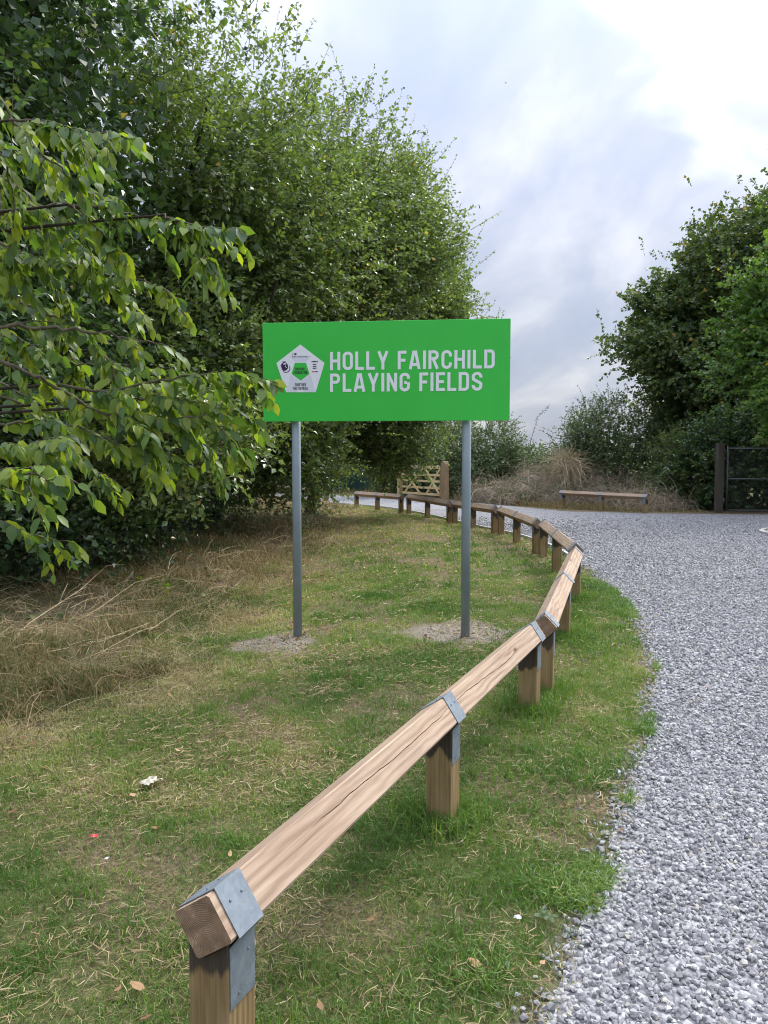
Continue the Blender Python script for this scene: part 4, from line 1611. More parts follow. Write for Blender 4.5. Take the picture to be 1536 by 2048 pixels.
tree('pale feathery green shrub left of the field gate', (.05, 31.0), [((.05, 30.9, 1.25), (.62, .6, 1.15), 1)], M['leaf_shrub'], 48, 1100, 14, .05, .4, .03, (.05, 31, 1.0), name='shrub', cat='shrub', shell=.5, zmin=.05, nlimb=6, upw=.8)
# a hedge far behind closes the view
for i, (x, y, w_) in enumerate(((-16, 40, 5), (-8, 43, 5), (1, 44, 5.5), (10, 44, 5.5), (19, 40, 5.5))):
    tree(['hedge section far behind the left trees', 'hedge section far behind the green container', 'hedge section far behind the field gate', 'hedge section far behind the brambles', 'hedge section far behind the right maple'][i],
         (x, y), [((x, y, 1.2), (w_, 1.6, 1.0 if i in (2, 3) else 2.6), 1)], M['leaf_bramble'], 60 + i, 900, 10, .14, .7, .08, (x, y, 1.0), name='hedge', cat='hedge', shell=.6, zmin=.05, nlimb=4, group='far hedge')


# --- the near branches, at the left
def build_near_tree():
    root = thing('drooping_tree', 'nearest tree at the left edge with long drooping branches of big bright leaves', 'tree', (-4.3, 3.9, float(gz(-4.3, 3.9))))
    off = np.array(root.location)
    L = Leaves(77)
    r = L.r
    br = MB()
    # (pixel path, distance start, distance end, radius, leafiness)
    paths = [
        ([(-60, 150), (8, 200), (39, 259), (86, 309), (129, 341), (170, 400)], 3.6, 3.4, .010, 1.0),
        ([(20, 240), (90, 240), (160, 262), (220, 268), (277, 280)], 3.4, 3.2, .006, 1.3),
        ([(-80, 430), (78, 413), (137, 409), (219, 415), (273, 434), (324, 430), (380, 450), (430, 456), (480, 456)], 3.7, 3.3, .013, 1.3),
        ([(324, 430), (360, 450), (390, 478), (416, 515), (438, 548)], 3.45, 3.3, .005, 1.2),
        ([(137, 409), (190, 450), (230, 500), (262, 540)], 3.5, 3.4, .006, 1.1),
        ([(-60, 540), (80, 520), (219, 551), (289, 563), (336, 578), (370, 632)], 3.8, 3.4, .009, 1.0),
        ([(-60, 330), (20, 360), (90, 420), (150, 480), (200, 560)], 3.9, 3.6, .009, .9),
        ([(-80, 655), (98, 655), (215, 665), (293, 684), (340, 690)], 3.4, 3.5, .011, .55),
        ([(-60, 700), (0, 723), (70, 747), (137, 786), (203, 829), (290, 880), (380, 935)], 3.3, 3.6, .013, .8),
        ([(100, 770), (219, 786), (310, 760), (390, 752), (469, 750), (510, 755), (548, 762)], 3.5, 3.7, .008, 1.4),
        ([(170, 815), (273, 845), (340, 835), (410, 830), (469, 872), (494, 920)], 3.5, 3.6, .007, 1.35),
        ([(240, 800), (330, 800), (400, 805), (470, 822), (525, 848)], 3.6, 3.8, .006, 1.3),
        ([(-60, 850), (60, 846), (137, 850), (210, 880), (290, 900)], 3.3, 3.5, .008, .9),
        ([(-40, 905), (40, 890), (100, 885), (145, 900)], 3.0, 2.9, .006, 1.1),
        ([(-60, 975), (20, 950), (78, 950), (150, 962)], 2.6, 2.5, .005, 1.2),
        ([(-60, 1030), (10, 1040), (60, 1070), (150, 1085)], 3.6, 3.7, .006, .7),
        ([(-60, 590), (40, 600), (120, 640), (200, 700), (250, 760)], 3.9, 3.7, .008, .9),
        ([(-60, 470), (40, 500), (110, 560), (160, 640)], 4.0, 3.8, .008, .9),
        ([(-40, 250), (10, 320), (30, 420), (20, 520), (10, 600)], 3.4, 3.5, .006, .8),
        ([(-60, 280), (30, 300), (110, 350), (180, 380), (240, 400)], 4.2, 4.0, .007, 1.0),
        ([(-60, 380), (60, 450), (150, 520), (250, 590), (300, 650)], 4.3, 4.1, .008, 1.0),
        ([(-60, 620), (60, 690), (160, 730), (260, 730), (350, 740)], 4.2, 4.1, .008, 1.0),
        ([(-60, 740), (80, 800), (180, 860), (280, 920), (330, 960)], 4.3, 4.2, .008, 1.0),
        ([(200, 700), (290, 780), (360, 850), (420, 900), (450, 960)], 4.3, 4.3, .007, 1.0),
        ([(-60, 520), (30, 560), (90, 620), (140, 700), (170, 780)], 4.3, 4.2, .007, 1.0),
        ([(-60, 780), (30, 800), (110, 850), (180, 930), (260, 985)], 3.8, 3.9, .008, .8),
    ]
    big_B, big_D, big_N, big_L, big_W, big_r = [], [], [], [], [], []
    for path, d0, d1, rad, lf in paths:
        k = len(path)
        pts = np.array([at(px, py, d0 + (d1 - d0) * i / (k - 1)) for i, (px, py) in enumerate(path)])
        pts[:, 2] += .0
        # smooth resample
        t = np.linspace(0, k - 1, 26)
        ctrl = np.arange(k)
        S = np.stack([np.interp(t, ctrl, pts[:, j]) for j in range(3)], 1)
        for _ in range(2):
            S[1:-1] = (S[:-2] + 2 * S[1:-1] + S[2:]) / 4
        S[1:-1] += r.normal(0, .006, S[1:-1].shape)
        rr_ = np.linspace(rad, .0018, len(S))
        one = MB()
        one.tube([tuple(p - off) for p in S], list(rr_), 6)
        one.build('branch', M['twig'], root, smooth=True, fix=False)
        seg = np.linalg.norm(np.diff(S, axis=0), axis=1)
        cum = np.concatenate([[0], np.cumsum(seg)])
        tot = cum[-1]

        def put(pos, tan, size):
            n = len(pos)
            side = norm(np.cross(tan, np.array([0, 0, 1.0])) + 1e-6)
            sg = np.where(np.arange(n) % 2 == 0, 1., -1.)[:, None]
            D = tan * .60 + side * sg * .50 + np.array([0, 0, -.70]) + r.normal(size=(n, 3)) * .34
            Nn = np.array([.1, -.25, .8]) + side * sg * .5 + r.normal(size=(n, 3)) * .48
            big_B.append(pos); big_D.append(norm(D)); big_N.append(Nn)
            l_ = size * np.clip(r.normal(1.0, .22, n), .45, 1.45)
            big_L.append(l_); big_W.append(l_ * r.uniform(.46, .58, n)); big_r.append(r.random(n))
        # leaves along the outer two thirds
        n = max(3, int(tot / .021 * lf))
        s_ = np.sort(r.uniform(tot * .18, tot, n))
        pos = np.stack([np.interp(s_, cum, S[:, j]) for j in range(3)], 1)
        tan = norm(np.stack([np.interp(np.minimum(s_ + .03, tot), cum, S[:, j]) - np.interp(np.maximum(s_ - .03, 0), cum, S[:, j]) for j in range(3)], 1))
        put(pos, tan, .074)
        # side twigs
        m = int(tot / .085 * lf)
        for q in range(m):
            s0 = r.uniform(tot * .1, tot * .97)
            p0 = np.array([np.interp(s0, cum, S[:, j]) for j in range(3)])
            tn = norm(np.array([np.interp(min(s0 + .04, tot), cum, S[:, j]) - np.interp(max(s0 - .04, 0), cum, S[:, j]) for j in range(3)]))
            sd = norm(np.cross(tn, [0, 0, 1.0])) * (1 if q % 2 else -1)
            dr = norm(tn * .7 + sd * r.uniform(.2, .9) + np.array([0, 0, r.uniform(-.7, .35)]))
            ln = r.uniform(.12, .34) * (1 - .62 * s0 / tot)
            u = np.linspace(0, 1, 6)[:, None]
            tw = p0 + dr * ln * u + np.array([0, 0, -.35 * ln]) * u * u
            br.tube([tuple(p - off) for p in tw], [.0032, .0028, .0024, .002, .0016, .001], 4, caps=False)
            nn = int(ln / .019) + 2
            uu = np.linspace(.15, 1, nn)[:, None]
            pp = p0 + dr * ln * uu + np.array([0, 0, -.35 * ln]) * uu * uu
            tt = norm(dr + np.array([0, 0, -.7]) * uu)
            put(pp, tt, .066)
    B, D, Nn = np.concatenate(big_B), np.concatenate(big_D), np.concatenate(big_N)
    Ll, W, rn = np.concatenate(big_L), np.concatenate(big_W), np.concatenate(big_r)
    # the 300 that show largest in the picture are leaves of their own
    sz = np.where(in_view(B, 0), Ll / B[:, 1], 0) * (.6 + .4 * r.random(len(B)))
    order = np.argsort(-sz)
    own, rest = order[:300], order[300:]
    rest = rest[in_view(B[rest], .35)]
    L.leaves(B[rest] - off, D[rest], Nn[rest], Ll[rest], W[rest], 'o', rn[rest] * .93)
    L.build(root, M['leaf_fresh'], M['twig'], 'foliage', True)
    tag(br.build('side_twigs', M['twig'], root, smooth=True, fix=False), kind='stuff')
    # shared leaf meshes
    protos = []
    for i in range(10):
        q = Leaves(900 + i)
        q.leaves(np.zeros((1, 3)), np.array([[1.0, 0, 0]]), np.array([[0, 0, 1.0]]), 1.0, np.array([r.uniform(.46, .58)]), 'o', np.array([i / 10 * .93]))
        protos.append(mesh_np('leaf', q.V[0], [q.F[0]], {'rnd': q.A[0]}, True, [M['leaf_fresh']]))
    for i in own:
        x = D[i]
        z = norm(Nn[i] - x * np.dot(Nn[i], x))
        y = np.cross(z, x)
        mt = Matrix(((x[0], y[0], z[0]), (x[1], y[1], z[1]), (x[2], y[2], z[2])))
        o = link('leaf', protos[int(rn[i] * 9.99)], root, tuple(B[i] - off), mt.to_euler())
        o.scale = (Ll[i],) * 3
    # trunk, outside the frame
    mb = MB()
    mb.tube([(0, 0, -.2), (.05, .05, .8), (.0, .1, 2.0), (.15, 0, 3.4), (.1, .1, 4.6)], [.14, .11, .10, .075, .04], 10)
    for path, d0, d1, rad, lf in paths:
        p = at(*path[0], d0) - off
        h = np.clip(p[2] - .3, .8, 4.4)
        mb.tube([(.05, .05, h), tuple(np.array((.05, .05, h)) * .5 + p * .5 + np.array([0, 0, .08])), tuple(p)], [.016, .012, rad * .9], 6, caps=False)
    mb.build('trunk', M['bark'], root, smooth=True, fix=False)


build_near_tree()


# apples on the trees and on the grass
def sphere_mesh(name, r_, mat, seg=12, ring=8):
    bm = bmesh.new()
    bmesh.ops.create_uvsphere(bm, u_segments=seg, v_segments=ring, radius=r_)
    for v in bm.verts:
        k = math.hypot(v.co.x, v.co.y) / r_
        if v.co.z > 0:
            v.co.z *= .72 + .28 * k          # dimple at the stalk
        else:
            v.co.z *= .88 + .12 * k
    me = bpy.data.meshes.new(name)
    bm.to_mesh(me)
    bm.free()
    me.materials.append(mat)
    me.polygons.foreach_set('use_smooth', [True] * len(me.polygons))
    return me


AP_G = sphere_mesh('apple', .024, M['apple_green'], 10, 7)
for o_, L_ in CRABS:
    for q in L_.tips[::2][:9]:
        link('apple', AP_G, o_, (q[0], q[1] - .05, q[2] - .06))
AP_Y = sphere_mesh('fallen_apple', .017, M['apple_yellow'], 10, 7)
r = np.random.default_rng(15)
spots = []
while len(spots) < 46:
    y = r.uniform(9.5, 19.5)
    x = r.uniform(-.9, 1.4) * (.6 + .02 * y)
    if x > grav_l(y) - .5:
        continue
    spots.append((x, y))
for x, y in spots:
    o = link('fallen_apple', AP_Y, None, (x, y, float(gz(x, y)) + .016), (r.uniform(-1, 1), r.uniform(-1, 1), 0))
    tag(o, 'small yellow crab apple fallen on the lawn beyond the sign posts', 'apple', 'windfall crab apples')


# ------------------------------------------------------------------ grass
def blades(P, h, w, lean, r, hue, seg=2, curl=.5):
    n = len(P)
    az = r.uniform(0, 2 * np.pi, n)
    side = np.stack([np.cos(az), np.sin(az), np.zeros(n)], -1)
    la = r.uniform(0, 2 * np.pi, n)
    ld = np.stack([np.cos(la), np.sin(la), np.zeros(n)], -1)
    up = np.array([0, 0, 1.0])
    h = h[:, None]
    w = w[:, None]
    ln = lean[:, None]
    c0 = P
    c1 = P + up * h * .55 * np.sqrt(np.clip(1 - (ln * .6) ** 2, .05, 1)) + ld * h * .5 * ln * .7
    c2 = P + up * h * np.sqrt(np.clip(1 - ln ** 2, .01, 1)) * (1 - curl * ln * .5) + ld * h * ln * 1.05
    v = np.stack([c0 - side * w, c0 + side * w, c1 - side * w * .8, c1 + side * w * .8, c2], 1)
    f = np.array([(0, 1, 3), (0, 3, 2), (2, 3, 4)])
    F_ = ((np.arange(n) * 5)[:, None, None] + f[None]).reshape(-1, 3)
    return v.reshape(-1, 3), F_, np.repeat(hue, 5)


def join_build(parts, name, mat, label, cat):
    Vs, Fs, As, b = [], [], [], 0
    for v, f, a in parts:
        Vs.append(v)
        Fs.append(f + b)
        As.append(a)
        b += len(v)
    me = mesh_np(name, np.concatenate(Vs), [np.concatenate(Fs)], {'rnd': np.concatenate(As)}, False, [mat])
    return tag(link(name, me), label, cat, kind='stuff')


def lawn_sample(r, y0, y1, n, xmargin=.12):
    y = r.uniform(y0, y1, n)
    xlo = np.maximum(rough_x(y) - .5, -.5 * y - .25)
    xhi = grav_l(y) + .03
    x = xlo + (xhi - xlo) * r.random(n)
    ok = (x < .52 * y + .2) & (r.random(n) < (xhi - xlo) / 3.6)
    return x[ok], y[ok]


def build_lawn():
    r = np.random.default_rng(55)
    parts = []
    for y0, y1, n, hh, ww in ((1.25, 3.0, 76000, .038, .0015), (3.0, 5.5, 96000, .040, .0019), (5.5, 10, 92000, .044, .0029), (10, 26, 52000, .055, .0070)):
        x, y = lawn_sample(r, y0, y1, n)
        patch = n2d(x, y, 1.5, 1.0, 3)
        fine = n2d(x, y, 3.4, 8.0, 2)
        tuft = n2d(x, y, 6.5, 5.0, 2)
        soil = soil_mask(x, y)
        # worn, sun-dried ground towards the trees
        far = sstep(9, 15, y) * .30
        edge = sstep(.9, .1, x - rough_x(y)) * .32
        dens = .40 + 1.3 * (fine - .3) + 1.2 * (tuft - .45) - far * .8 - .5 * np.clip((n2d(x, y, 1.3, 51.0, 3) - .56) * 5, 0, 1)
        keep = (r.random(len(x)) < np.clip(dens, .10, 1)) & (r.random(len(x)) > soil * .90)
        x, y, patch, fine, tuft, far, edge = (a[keep] for a in (x, y, patch, fine, tuft, far, edge))
        worn = np.clip((n2d(x, y, 1.3, 51.0, 3) - .56) * 5, 0, 1)
        hue = .30 + .16 * worn + (.5 - patch) * 1.1 + (.5 - fine) * .55 + far + edge + r.normal(0, .17, len(x))
        lush = np.clip((tuft - .55) * 4, 0, 1) + np.clip((patch - .6) * 3, 0, 1)
        rail_side = .6 * np.exp(-((grav_l(y) - .35 - x) / .35) ** 2) * (y < 9)
        h = hh * r.uniform(.5, 1.3, len(x)) * (1 + .7 * lush + .7 * rail_side)
        lean = np.clip(r.normal(.62, .25, len(x)), .05, .98)
        hue = np.clip(hue - .14 * lush, 0.02, .98)
        parts.append(blades(np.stack([x, y, gz(x, y) - .004], -1), h, np.full(len(x), ww) * r.uniform(.7, 1.3, len(x)), lean, r, hue))
    # denser tufts round the feet of the near posts
    for cx, cy_ in ((-.388, 1.77), (.252, 3.205), (.892, 4.64), (1.05, 4.95), (1.52, 6.45), (1.985, 7.94)):
        n = 1500
        a = r.uniform(0, 2 * np.pi, n)
        q = .06 + np.abs(r.normal(0, .11, n))
        x, y = cx + q * np.cos(a), cy_ + q * np.sin(a)
        parts.append(blades(np.stack([x, y, gz(x, y) - .004], -1), r.uniform(.06, .14, n), r.uniform(.0014, .0026, n), np.clip(r.normal(.55, .25, n), .05, .98), r, np.clip(r.normal(.24, .15, n), .02, .8)))
    # lush long tongues where turf meets the stones
    n = 26000
    y = 1.6 + r.random(n) ** 1.4 * 8
    x = grav_l(y) - np.abs(r.normal(0, .16, n)) + .03
    k = n2d(x, y, 3.0, 13.0) > .50
    x, y = x[k], y[k]
    parts.append(blades(np.stack([x, y, gz(x, y) - .004], -1), r.uniform(.04, .11, len(x)), r.uniform(.0014, .0028, len(x)), np.clip(r.normal(.7, .2, len(x)), .1, .98), r,
                        np.clip(r.normal(.25, .16, len(x)) + .45 * (n2d(x, y, 1.7, 3.0) - .5), .02, .9)))
    join_build(parts, 'lawn_grass', M['grass'], 'short mown green and straw coloured grass between hedge and gravel', 'grass')
    # mown clippings: pale blades lying flat
    parts = []
    for y0, y1, n, ll, ww in ((1.25, 3.2, 15000, .05, .0011), (3.2, 6, 16000, .055, .0016), (6, 12, 13000, .06, .0026), (12, 24, 7000, .08, .005)):
        x, y = lawn_sample(r, y0, y1, n)
        c = n2d(x, y, 2.6, 17.0, 3)
        k = r.random(len(x)) < np.clip((c - .38) * 4, .12, 1)
        x, y = x[k], y[k]
        a = r.uniform(0, 2 * np.pi, len(x))
        d = np.stack([np.cos(a), np.sin(a), r.normal(0, .14, len(x))], -1)
        L_ = ll * r.uniform(.5, 1.5, len(x))
        p = np.stack([x, y, gz(x, y) + .008 + .03 * r.random(len(x))], -1)
        s = np.stack([-np.sin(a), np.cos(a), r.normal(0, .5, len(x))], -1) * ww
        bend = np.stack([-np.sin(a), np.cos(a), np.abs(r.normal(0, .3, len(x)))], -1) * (L_ * r.normal(0, .14, len(x)))[:, None]
        v = np.stack([p - s, p + s, p + d * (L_ * .5)[:, None] + bend - s, p + d * (L_ * .5)[:, None] + bend + s, p + d * L_[:, None]], 1)
        f = np.array([(0, 1, 3), (0, 3, 2), (2, 3, 4)])
        parts.append((v.reshape(-1, 3), ((np.arange(len(x)) * 5)[:, None, None] + f[None]).reshape(-1, 3), np.repeat(np.clip(r.normal(.62, .22, len(x)), .1, 1), 5)))
    for y0, y1, n, ll, ww in ((1.25, 3.3, 34000, .024, .0012), (3.3, 6.2, 34000, .030, .0019)):
        x, y = lawn_sample(r, y0, y1, n)
        k = r.random(len(x)) > soil_mask(x, y) * .8
        x, y = x[k], y[k]
        n = len(x)
        a = r.uniform(0, 2 * np.pi, n)
        d = np.stack([np.cos(a), np.sin(a), r.normal(.1, .3, n)], -1)
        L_ = ll * r.uniform(.5, 1.6, n)
        p = np.stack([x, y, gz(x, y) + .002 + .010 * r.random(n)], -1)
        w_ = np.stack([-np.sin(a), np.cos(a), r.normal(0, .6, n)], -1) * ww
        v = np.stack([p - w_, p + w_, p + d * L_[:, None]], 1)
        hue = np.clip(.42 + (.5 - n2d(x, y, 1.5, 1.0, 3)) * 1.2 + r.normal(0, .26, n), 0, 1)
        parts.append((v.reshape(-1, 3), np.arange(3 * n).reshape(-1, 3), np.repeat(hue, 3)))
    join_build(parts, 'grass_clippings', M['grass_dry'], 'dry straw clippings lying on the mown lawn', 'clippings')


build_lawn()


def curved_strands(r, P0, D, L, droop, rad, side=None):
    """n strands of 4 points, triangular section -> arrays"""
    n = len(P0)
    t = np.linspace(0, 1, 5)
    D = norm(D)
    wob = r.normal(size=(n, 3)) * .25
    pts = [P0 + D * (L * u)[:, None] + np.array([0, 0, -1.0]) * (droop * L * u * u)[:, None] + wob * (L * math.sin(u * 3.1))[:, None] * .5 for u in t]
    a = norm(np.cross(D, np.array([.2, .1, 1.0])))
    c = np.cross(D, a)
    vs = []
    for i, p in enumerate(pts):
        rr = rad * (1 - .75 * t[i])
        for k in range(3):
            an = 2 * math.pi * k / 3
            vs.append(p + (a * math.cos(an) + c * math.sin(an)) * rr[:, None])
    v = np.stack(vs, 1)
    f = []
    for i in range(4):
        for k in range(3):
            f.append((3 * i + k, 3 * i + (k + 1) % 3, 3 * i + 3 + (k + 1) % 3, 3 * i + 3 + k))
    f = np.array(f)
    return v.reshape(-1, 3), ((np.arange(n) * 15)[:, None, None] + f[None]).reshape(-1, 4), np.repeat(np.clip(r.normal(.45, .24, n), 0, 1), 15)


def build_rough():
    r = np.random.default_rng(66)
    parts = []
    for y0, y1, n, hh, ww in ((3.2, 7, 17000, .19, .0026), (7, 12, 15000, .24, .0038), (12, 26, 17000, .28, .0060)):
        y = r.uniform(y0, y1, n)
        rx = rough_x(y) + (n2d(y * 0, y, 1.2, 21.0) - .5) * .5
        x = rx - r.random(n) ** 1.2 * 3.6 + .15
        ok = x > -.55 * y - .5
        x, y, rx = x[ok], y[ok], rx[ok]
        cl = n2d(x, y, 1.6, 31.0, 3)
        ok = r.random(len(x)) < np.clip(.25 + (cl - .32) * 3, .12, 1)
        x, y, rx, cl = x[ok], y[ok], rx[ok], cl[ok]
        depth = np.clip((rx - x) / .9, 0, 1)
        green = np.clip((n2d(x, y, 1.1, 41.0, 2) - .47) * 6, 0, 1)
        h = hh * r.uniform(.35, 1.2, len(x)) * (.35 + .75 * depth) * (.7 + .7 * cl)
        hue = np.clip(r.normal(.52, .24, len(x)) - .55 * green, .02, 1)
        parts.append(blades(np.stack([x, y, gz(x, y) - .01], -1), h, ww * r.uniform(.6, 1.3, len(x)), np.clip(r.normal(.84, .14, len(x)), .05, .985), r, hue))
    # bleached straws, bent and flattened every way
    for y0, y1, n, ln, rad in ((3.4, 8, 1900, .38, .0020), (8, 14, 1400, .44, .0030), (14, 25, 800, .5, .0045)):
        y = r.uniform(y0, y1, n)
        x = rough_x(y) + .22 - r.random(n) ** 1.1 * 3.0
        k = (x > -.55 * y - .4) & (n2d(x, y, 1.3, 61.0, 2) > .40)
        x, y = x[k], y[k]
        n = len(x)
        depth = np.clip((rough_x(y) - x + .25) / 1.0, .1, 1)
        P = np.stack([x, y, gz(x, y) + r.random(n) * .20 * depth], -1)
        az = r.normal(.25, 1.3, n)
        D = np.stack([np.cos(az), np.sin(az), r.uniform(-.05, .8, n)], -1)
        v, f, a = curved_strands(r, P, D, ln * r.uniform(.4, 1.5, n), r.uniform(.15, .7, n), rad * r.uniform(.6, 1.3, n))
        tri = np.concatenate([f[:, [0, 1, 2]], f[:, [0, 2, 3]]])
        parts.append((v, tri, np.clip(np.repeat(r.normal(.78, .18, n), 15), 0, 1)))
    # the taller green tussock at the left
    for cx, cy_, rad, n, hm in ((-2.45, 4.95, .34, 800, .30), (-2.05, 5.05, .26, 550, .28), (-1.7, 5.45, .18, 500, .22), (-2.8, 5.5, .4, 900, .34), (-2.2, 6.6, .3, 500, .26), (-2.3, 4.6, .22, 500, .22)):
        a = r.uniform(0, 2 * np.pi, n)
        q = rad * np.sqrt(r.random(n))
        x, y = cx + q * np.cos(a), cy_ + q * np.sin(a)
        parts.append(blades(np.stack([x, y, gz(x, y) - .01], -1), hm * r.uniform(.4, 1.2, n), r.uniform(.0020, .0040, n), np.clip(r.normal(.78, .16, n), .1, .985), r, np.clip(r.normal(.34, .22, n), .02, 1), curl=.9))
    # dry fringe at the foot of the far brambles
    n = 9000
    x = r.uniform(2.6, 9.2, n)
    y = np.interp(x, [2.6, 3.2, 5.2, 7.4, 9.2], [27, 26.2, 22.9, 21.6, 21.7]) + .1 + r.random(n) * 1.8
    parts.append(blades(np.stack([x, y, gz(x, y) - .01], -1), r.uniform(.06, .30, n) * np.clip((y - 21) / 3, .4, 1), np.full(n, .007), np.clip(r.normal(.6, .25, n), .05, .98), r, np.clip(r.normal(.48, .2, n), .02, 1)))
    # grass beyond the path in the far left and by the gate
    n = 7000
    x = r.uniform(-9, 5, n)
    y = r.uniform(26, 36, n)
    k = (x > grav_r(y)) | (x < grav_l(y))
    x, y = x[k], y[k]
    parts.append(blades(np.stack([x, y, gz(x, y) - .01], -1), r.uniform(.1, .4, len(x)), np.full(len(x), .009), np.clip(r.normal(.5, .25, len(x)), .05, .98), r, np.clip(r.normal(.3, .25, len(x)), .02, 1)))
    join_build(parts, 'rough_grass', M['grass_dry'], 'long dry brown and green grass along the foot of the hedgerow', 'grass')


build_rough()


# ------------------------------------------------------------------ dead bramble heap, dry stalks, straw tuft
def build_bramble_heap(label, blobs, seed, n, leafn, leafmat, name='bramble_heap', bias=0.0, cat='brambles'):
    r = np.random.default_rng(seed)
    c0 = blobs[0][0]
    root = thing(name, label, cat, (c0[0], c0[1], float(gz(c0[0], c0[1]))))
    off = np.array(root.location)
    core = MB()
    Vc, Fc, b = [], [], 0
    P_all, D_all = [], []
    for (c, rad) in blobs:
        c, rad = np.array(c, float), np.array(rad, float)
        v = norm(ICO_V)
        # core mound, a subdivided lumpy dome that stops the eye
        u = np.linspace(0, 2 * np.pi, 25)[:-1]
        w = np.linspace(0, np.pi / 2, 8)
        U, W = np.meshgrid(u, w)
        d = np.stack([np.cos(U) * np.cos(W), np.sin(U) * np.cos(W), np.sin(W)], -1)
        k = .80 * (1 + .35 * (fbm(d * 3 + c, 2) - .5))
        q = c + d * k[..., None] * rad
        q[0, :, 2] = -.05
        ny, nx = U.shape
        Vc.append(q.reshape(-1, 3) - off)
        i = np.arange(ny - 1)[:, None] * nx + np.arange(nx)[None]
        j = np.arange(ny - 1)[:, None] * nx + (np.arange(nx)[None] + 1) % nx
        Fc.append(np.stack([i, j, j + nx, i + nx], -1).reshape(-1, 4) + b)
        b += ny * nx
        m = n // len(blobs)
        d = norm(r.normal(size=(m, 3)))
        d[:, 2] = np.abs(d[:, 2])
        k = .82 + .22 * r.random(m) + .35 * .8 * (fbm(d * 3 + c, 2) - .5)
        P_all.append(c + d * k[:, None] * rad)
        tang = norm(np.cross(d, r.normal(size=(m, 3))))
        D_all.append(tang + d * r.uniform(-.1, .35, m)[:, None])
    P, D = np.concatenate(P_all), np.concatenate(D_all)
    v, f, a = curved_strands(r, P - off, D, r.uniform(.4, 1.3, len(P)), r.uniform(.1, .5, len(P)), r.uniform(.003, .011, len(P)))
    cm = mesh_np('thatch', np.concatenate(Vc), [np.concatenate(Fc)], {'rnd': np.clip(r.normal(.12, .12, b), 0, 1)}, True, [M['dead_stem']])
    link('thatch', cm, root)
    tag(link('stems', mesh_np('stems', v, [f], {'rnd': np.clip(a + bias, 0, 1)}, False, [M['dead_stem']]), root), kind='stuff')
    if leafn:
        L = Leaves(seed + 1)
        k = r.integers(0, len(P), leafn)
        L.sprays(P[k] - off, D[k] + np.array([0, 0, .4]), r.uniform(.2, .5, leafn), 9, .06, .7)
        L.build(root, leafmat, M['twig'], 'leaves')
    return root


build_bramble_heap('sprawling heap of dead brown bramble stems left of the lone rail', [((3.7, 26.6, 0), (1.0, .9, .75)), ((4.6, 26.0, 0), (.9, .9, .9)), ((5.3, 26.4, 0), (1.0, .9, 1.25)), ((6.2, 26.3, 0), (.9, .9, 1.1)), ((6.9, 25.6, 0), (.8, .8, .75)), ((4.2, 25.3, 0), (.7, .6, .45)), ((5.6, 25.1, 0), (.8, .6, .55))], 81, 3000, 800, M['leaf_bramble'])
build_bramble_heap('grey green bramble bank with bare stems behind the lone rail', [((7.5, 26.2, 0), (1.1, 1.0, 1.3)), ((8.4, 25.7, 0), (1.0, .9, 1.05)), ((5.2, 28.1, 0), (1.2, 1.0, 1.35)), ((6.6, 27.6, 0), (1.1, .9, 1.35)), ((9.0, 24.9, 0), (.8, .8, .8))], 82, 1800, 1500, M['leaf_bramble'], 'bramble_bank')
build_bramble_heap('upright tuft of straw coloured dead grass on top of the bramble heap', [((6.2, 26.15, 1.0), (.32, .30, .62))], 83, 900, 0, None, 'straw_tuft', .5, 'dead grass')
build_bramble_heap('low bank of dry tangled stems at the right end of the lone rail', [((8.3, 23.0, 0), (.9, .8, .45)), ((7.5, 23.6, 0), (.8, .7, .4))], 84, 1400, 60, M['leaf_bramble'], 'bramble_bank', .12)


def tall_cane(label, pts, rad, seed):
    r = np.random.default_rng(seed)
    p = [np.array(q) for q in pts]
    root = thing('bramble_cane', label, 'plant', tuple(p[0]))
    mb = MB()
    mb.tube([tuple(q - p[0]) for q in p], list(np.linspace(rad, .002, len(p))), 5, caps=False)
    mb.build('stem', M['twig'], root, smooth=True, fix=False)
    L = Leaves(seed)
    t = np.linspace(.25, 1, 26)
    P = np.stack([np.interp(t, np.linspace(0, 1, len(p)), [q[j] for q in p]) for j in range(3)], 1) - p[0]
    L.sprays(P, r.normal(size=P.shape) + np.array([0, 0, .3]), .10, 4, .05, .6)
    L.build(root, M['leaf_bramble'], M['twig'], 'leaves')


tall_cane('tall arching bramble cane against the sky right of the sign', [at(1050, 930, 28.5), at(1062, 880, 28.5), at(1075, 835, 28.5), at(1098, 812, 28.5)], .010, 91)
tall_cane('thin upright bramble cane above the green shrub by the maple', [at(1190, 860, 27), at(1196, 815, 27), at(1202, 792, 27)], .008, 92)


def dry_stalk(label, pts, rad, seed, branches=4):
    r = random.Random(seed)
    p = [Vector(q) for q in pts]
    mb = MB()
    rel = [q - p[0] for q in p]
    mb.tube(rel, [rad * (1 - .6 * i / (len(rel) - 1)) for i in range(len(rel))], 5)
    for _ in range(branches):
        i = r.randrange(1, len(rel))
        f = r.random()
        s = rel[i - 1].lerp(rel[i], f)
        d = (rel[i] - rel[i - 1]).normalized() + Vector((r.uniform(-.7, .7), r.uniform(-.7, .7), r.uniform(-.1, .8)))
        d.normalize()
        e = s + d * r.uniform(.10, .28)
        mb.tube([s, s.lerp(e, .5) + Vector((0, 0, .01)), e], [rad * .6, rad * .5, rad * .25], 4)
    me = mb.mesh('dry_stalk', M['dry_stalk'], smooth=True, fix=False)
    o = link('dry_stalk', me, None, p[0])
    return tag(o, label, 'dead stalk', 'dry stalks on the rough verge')


M['dry_stalk'] = simple('dry_stalk', (.44, .35, .21), .7, .3, 0, .25, 20)


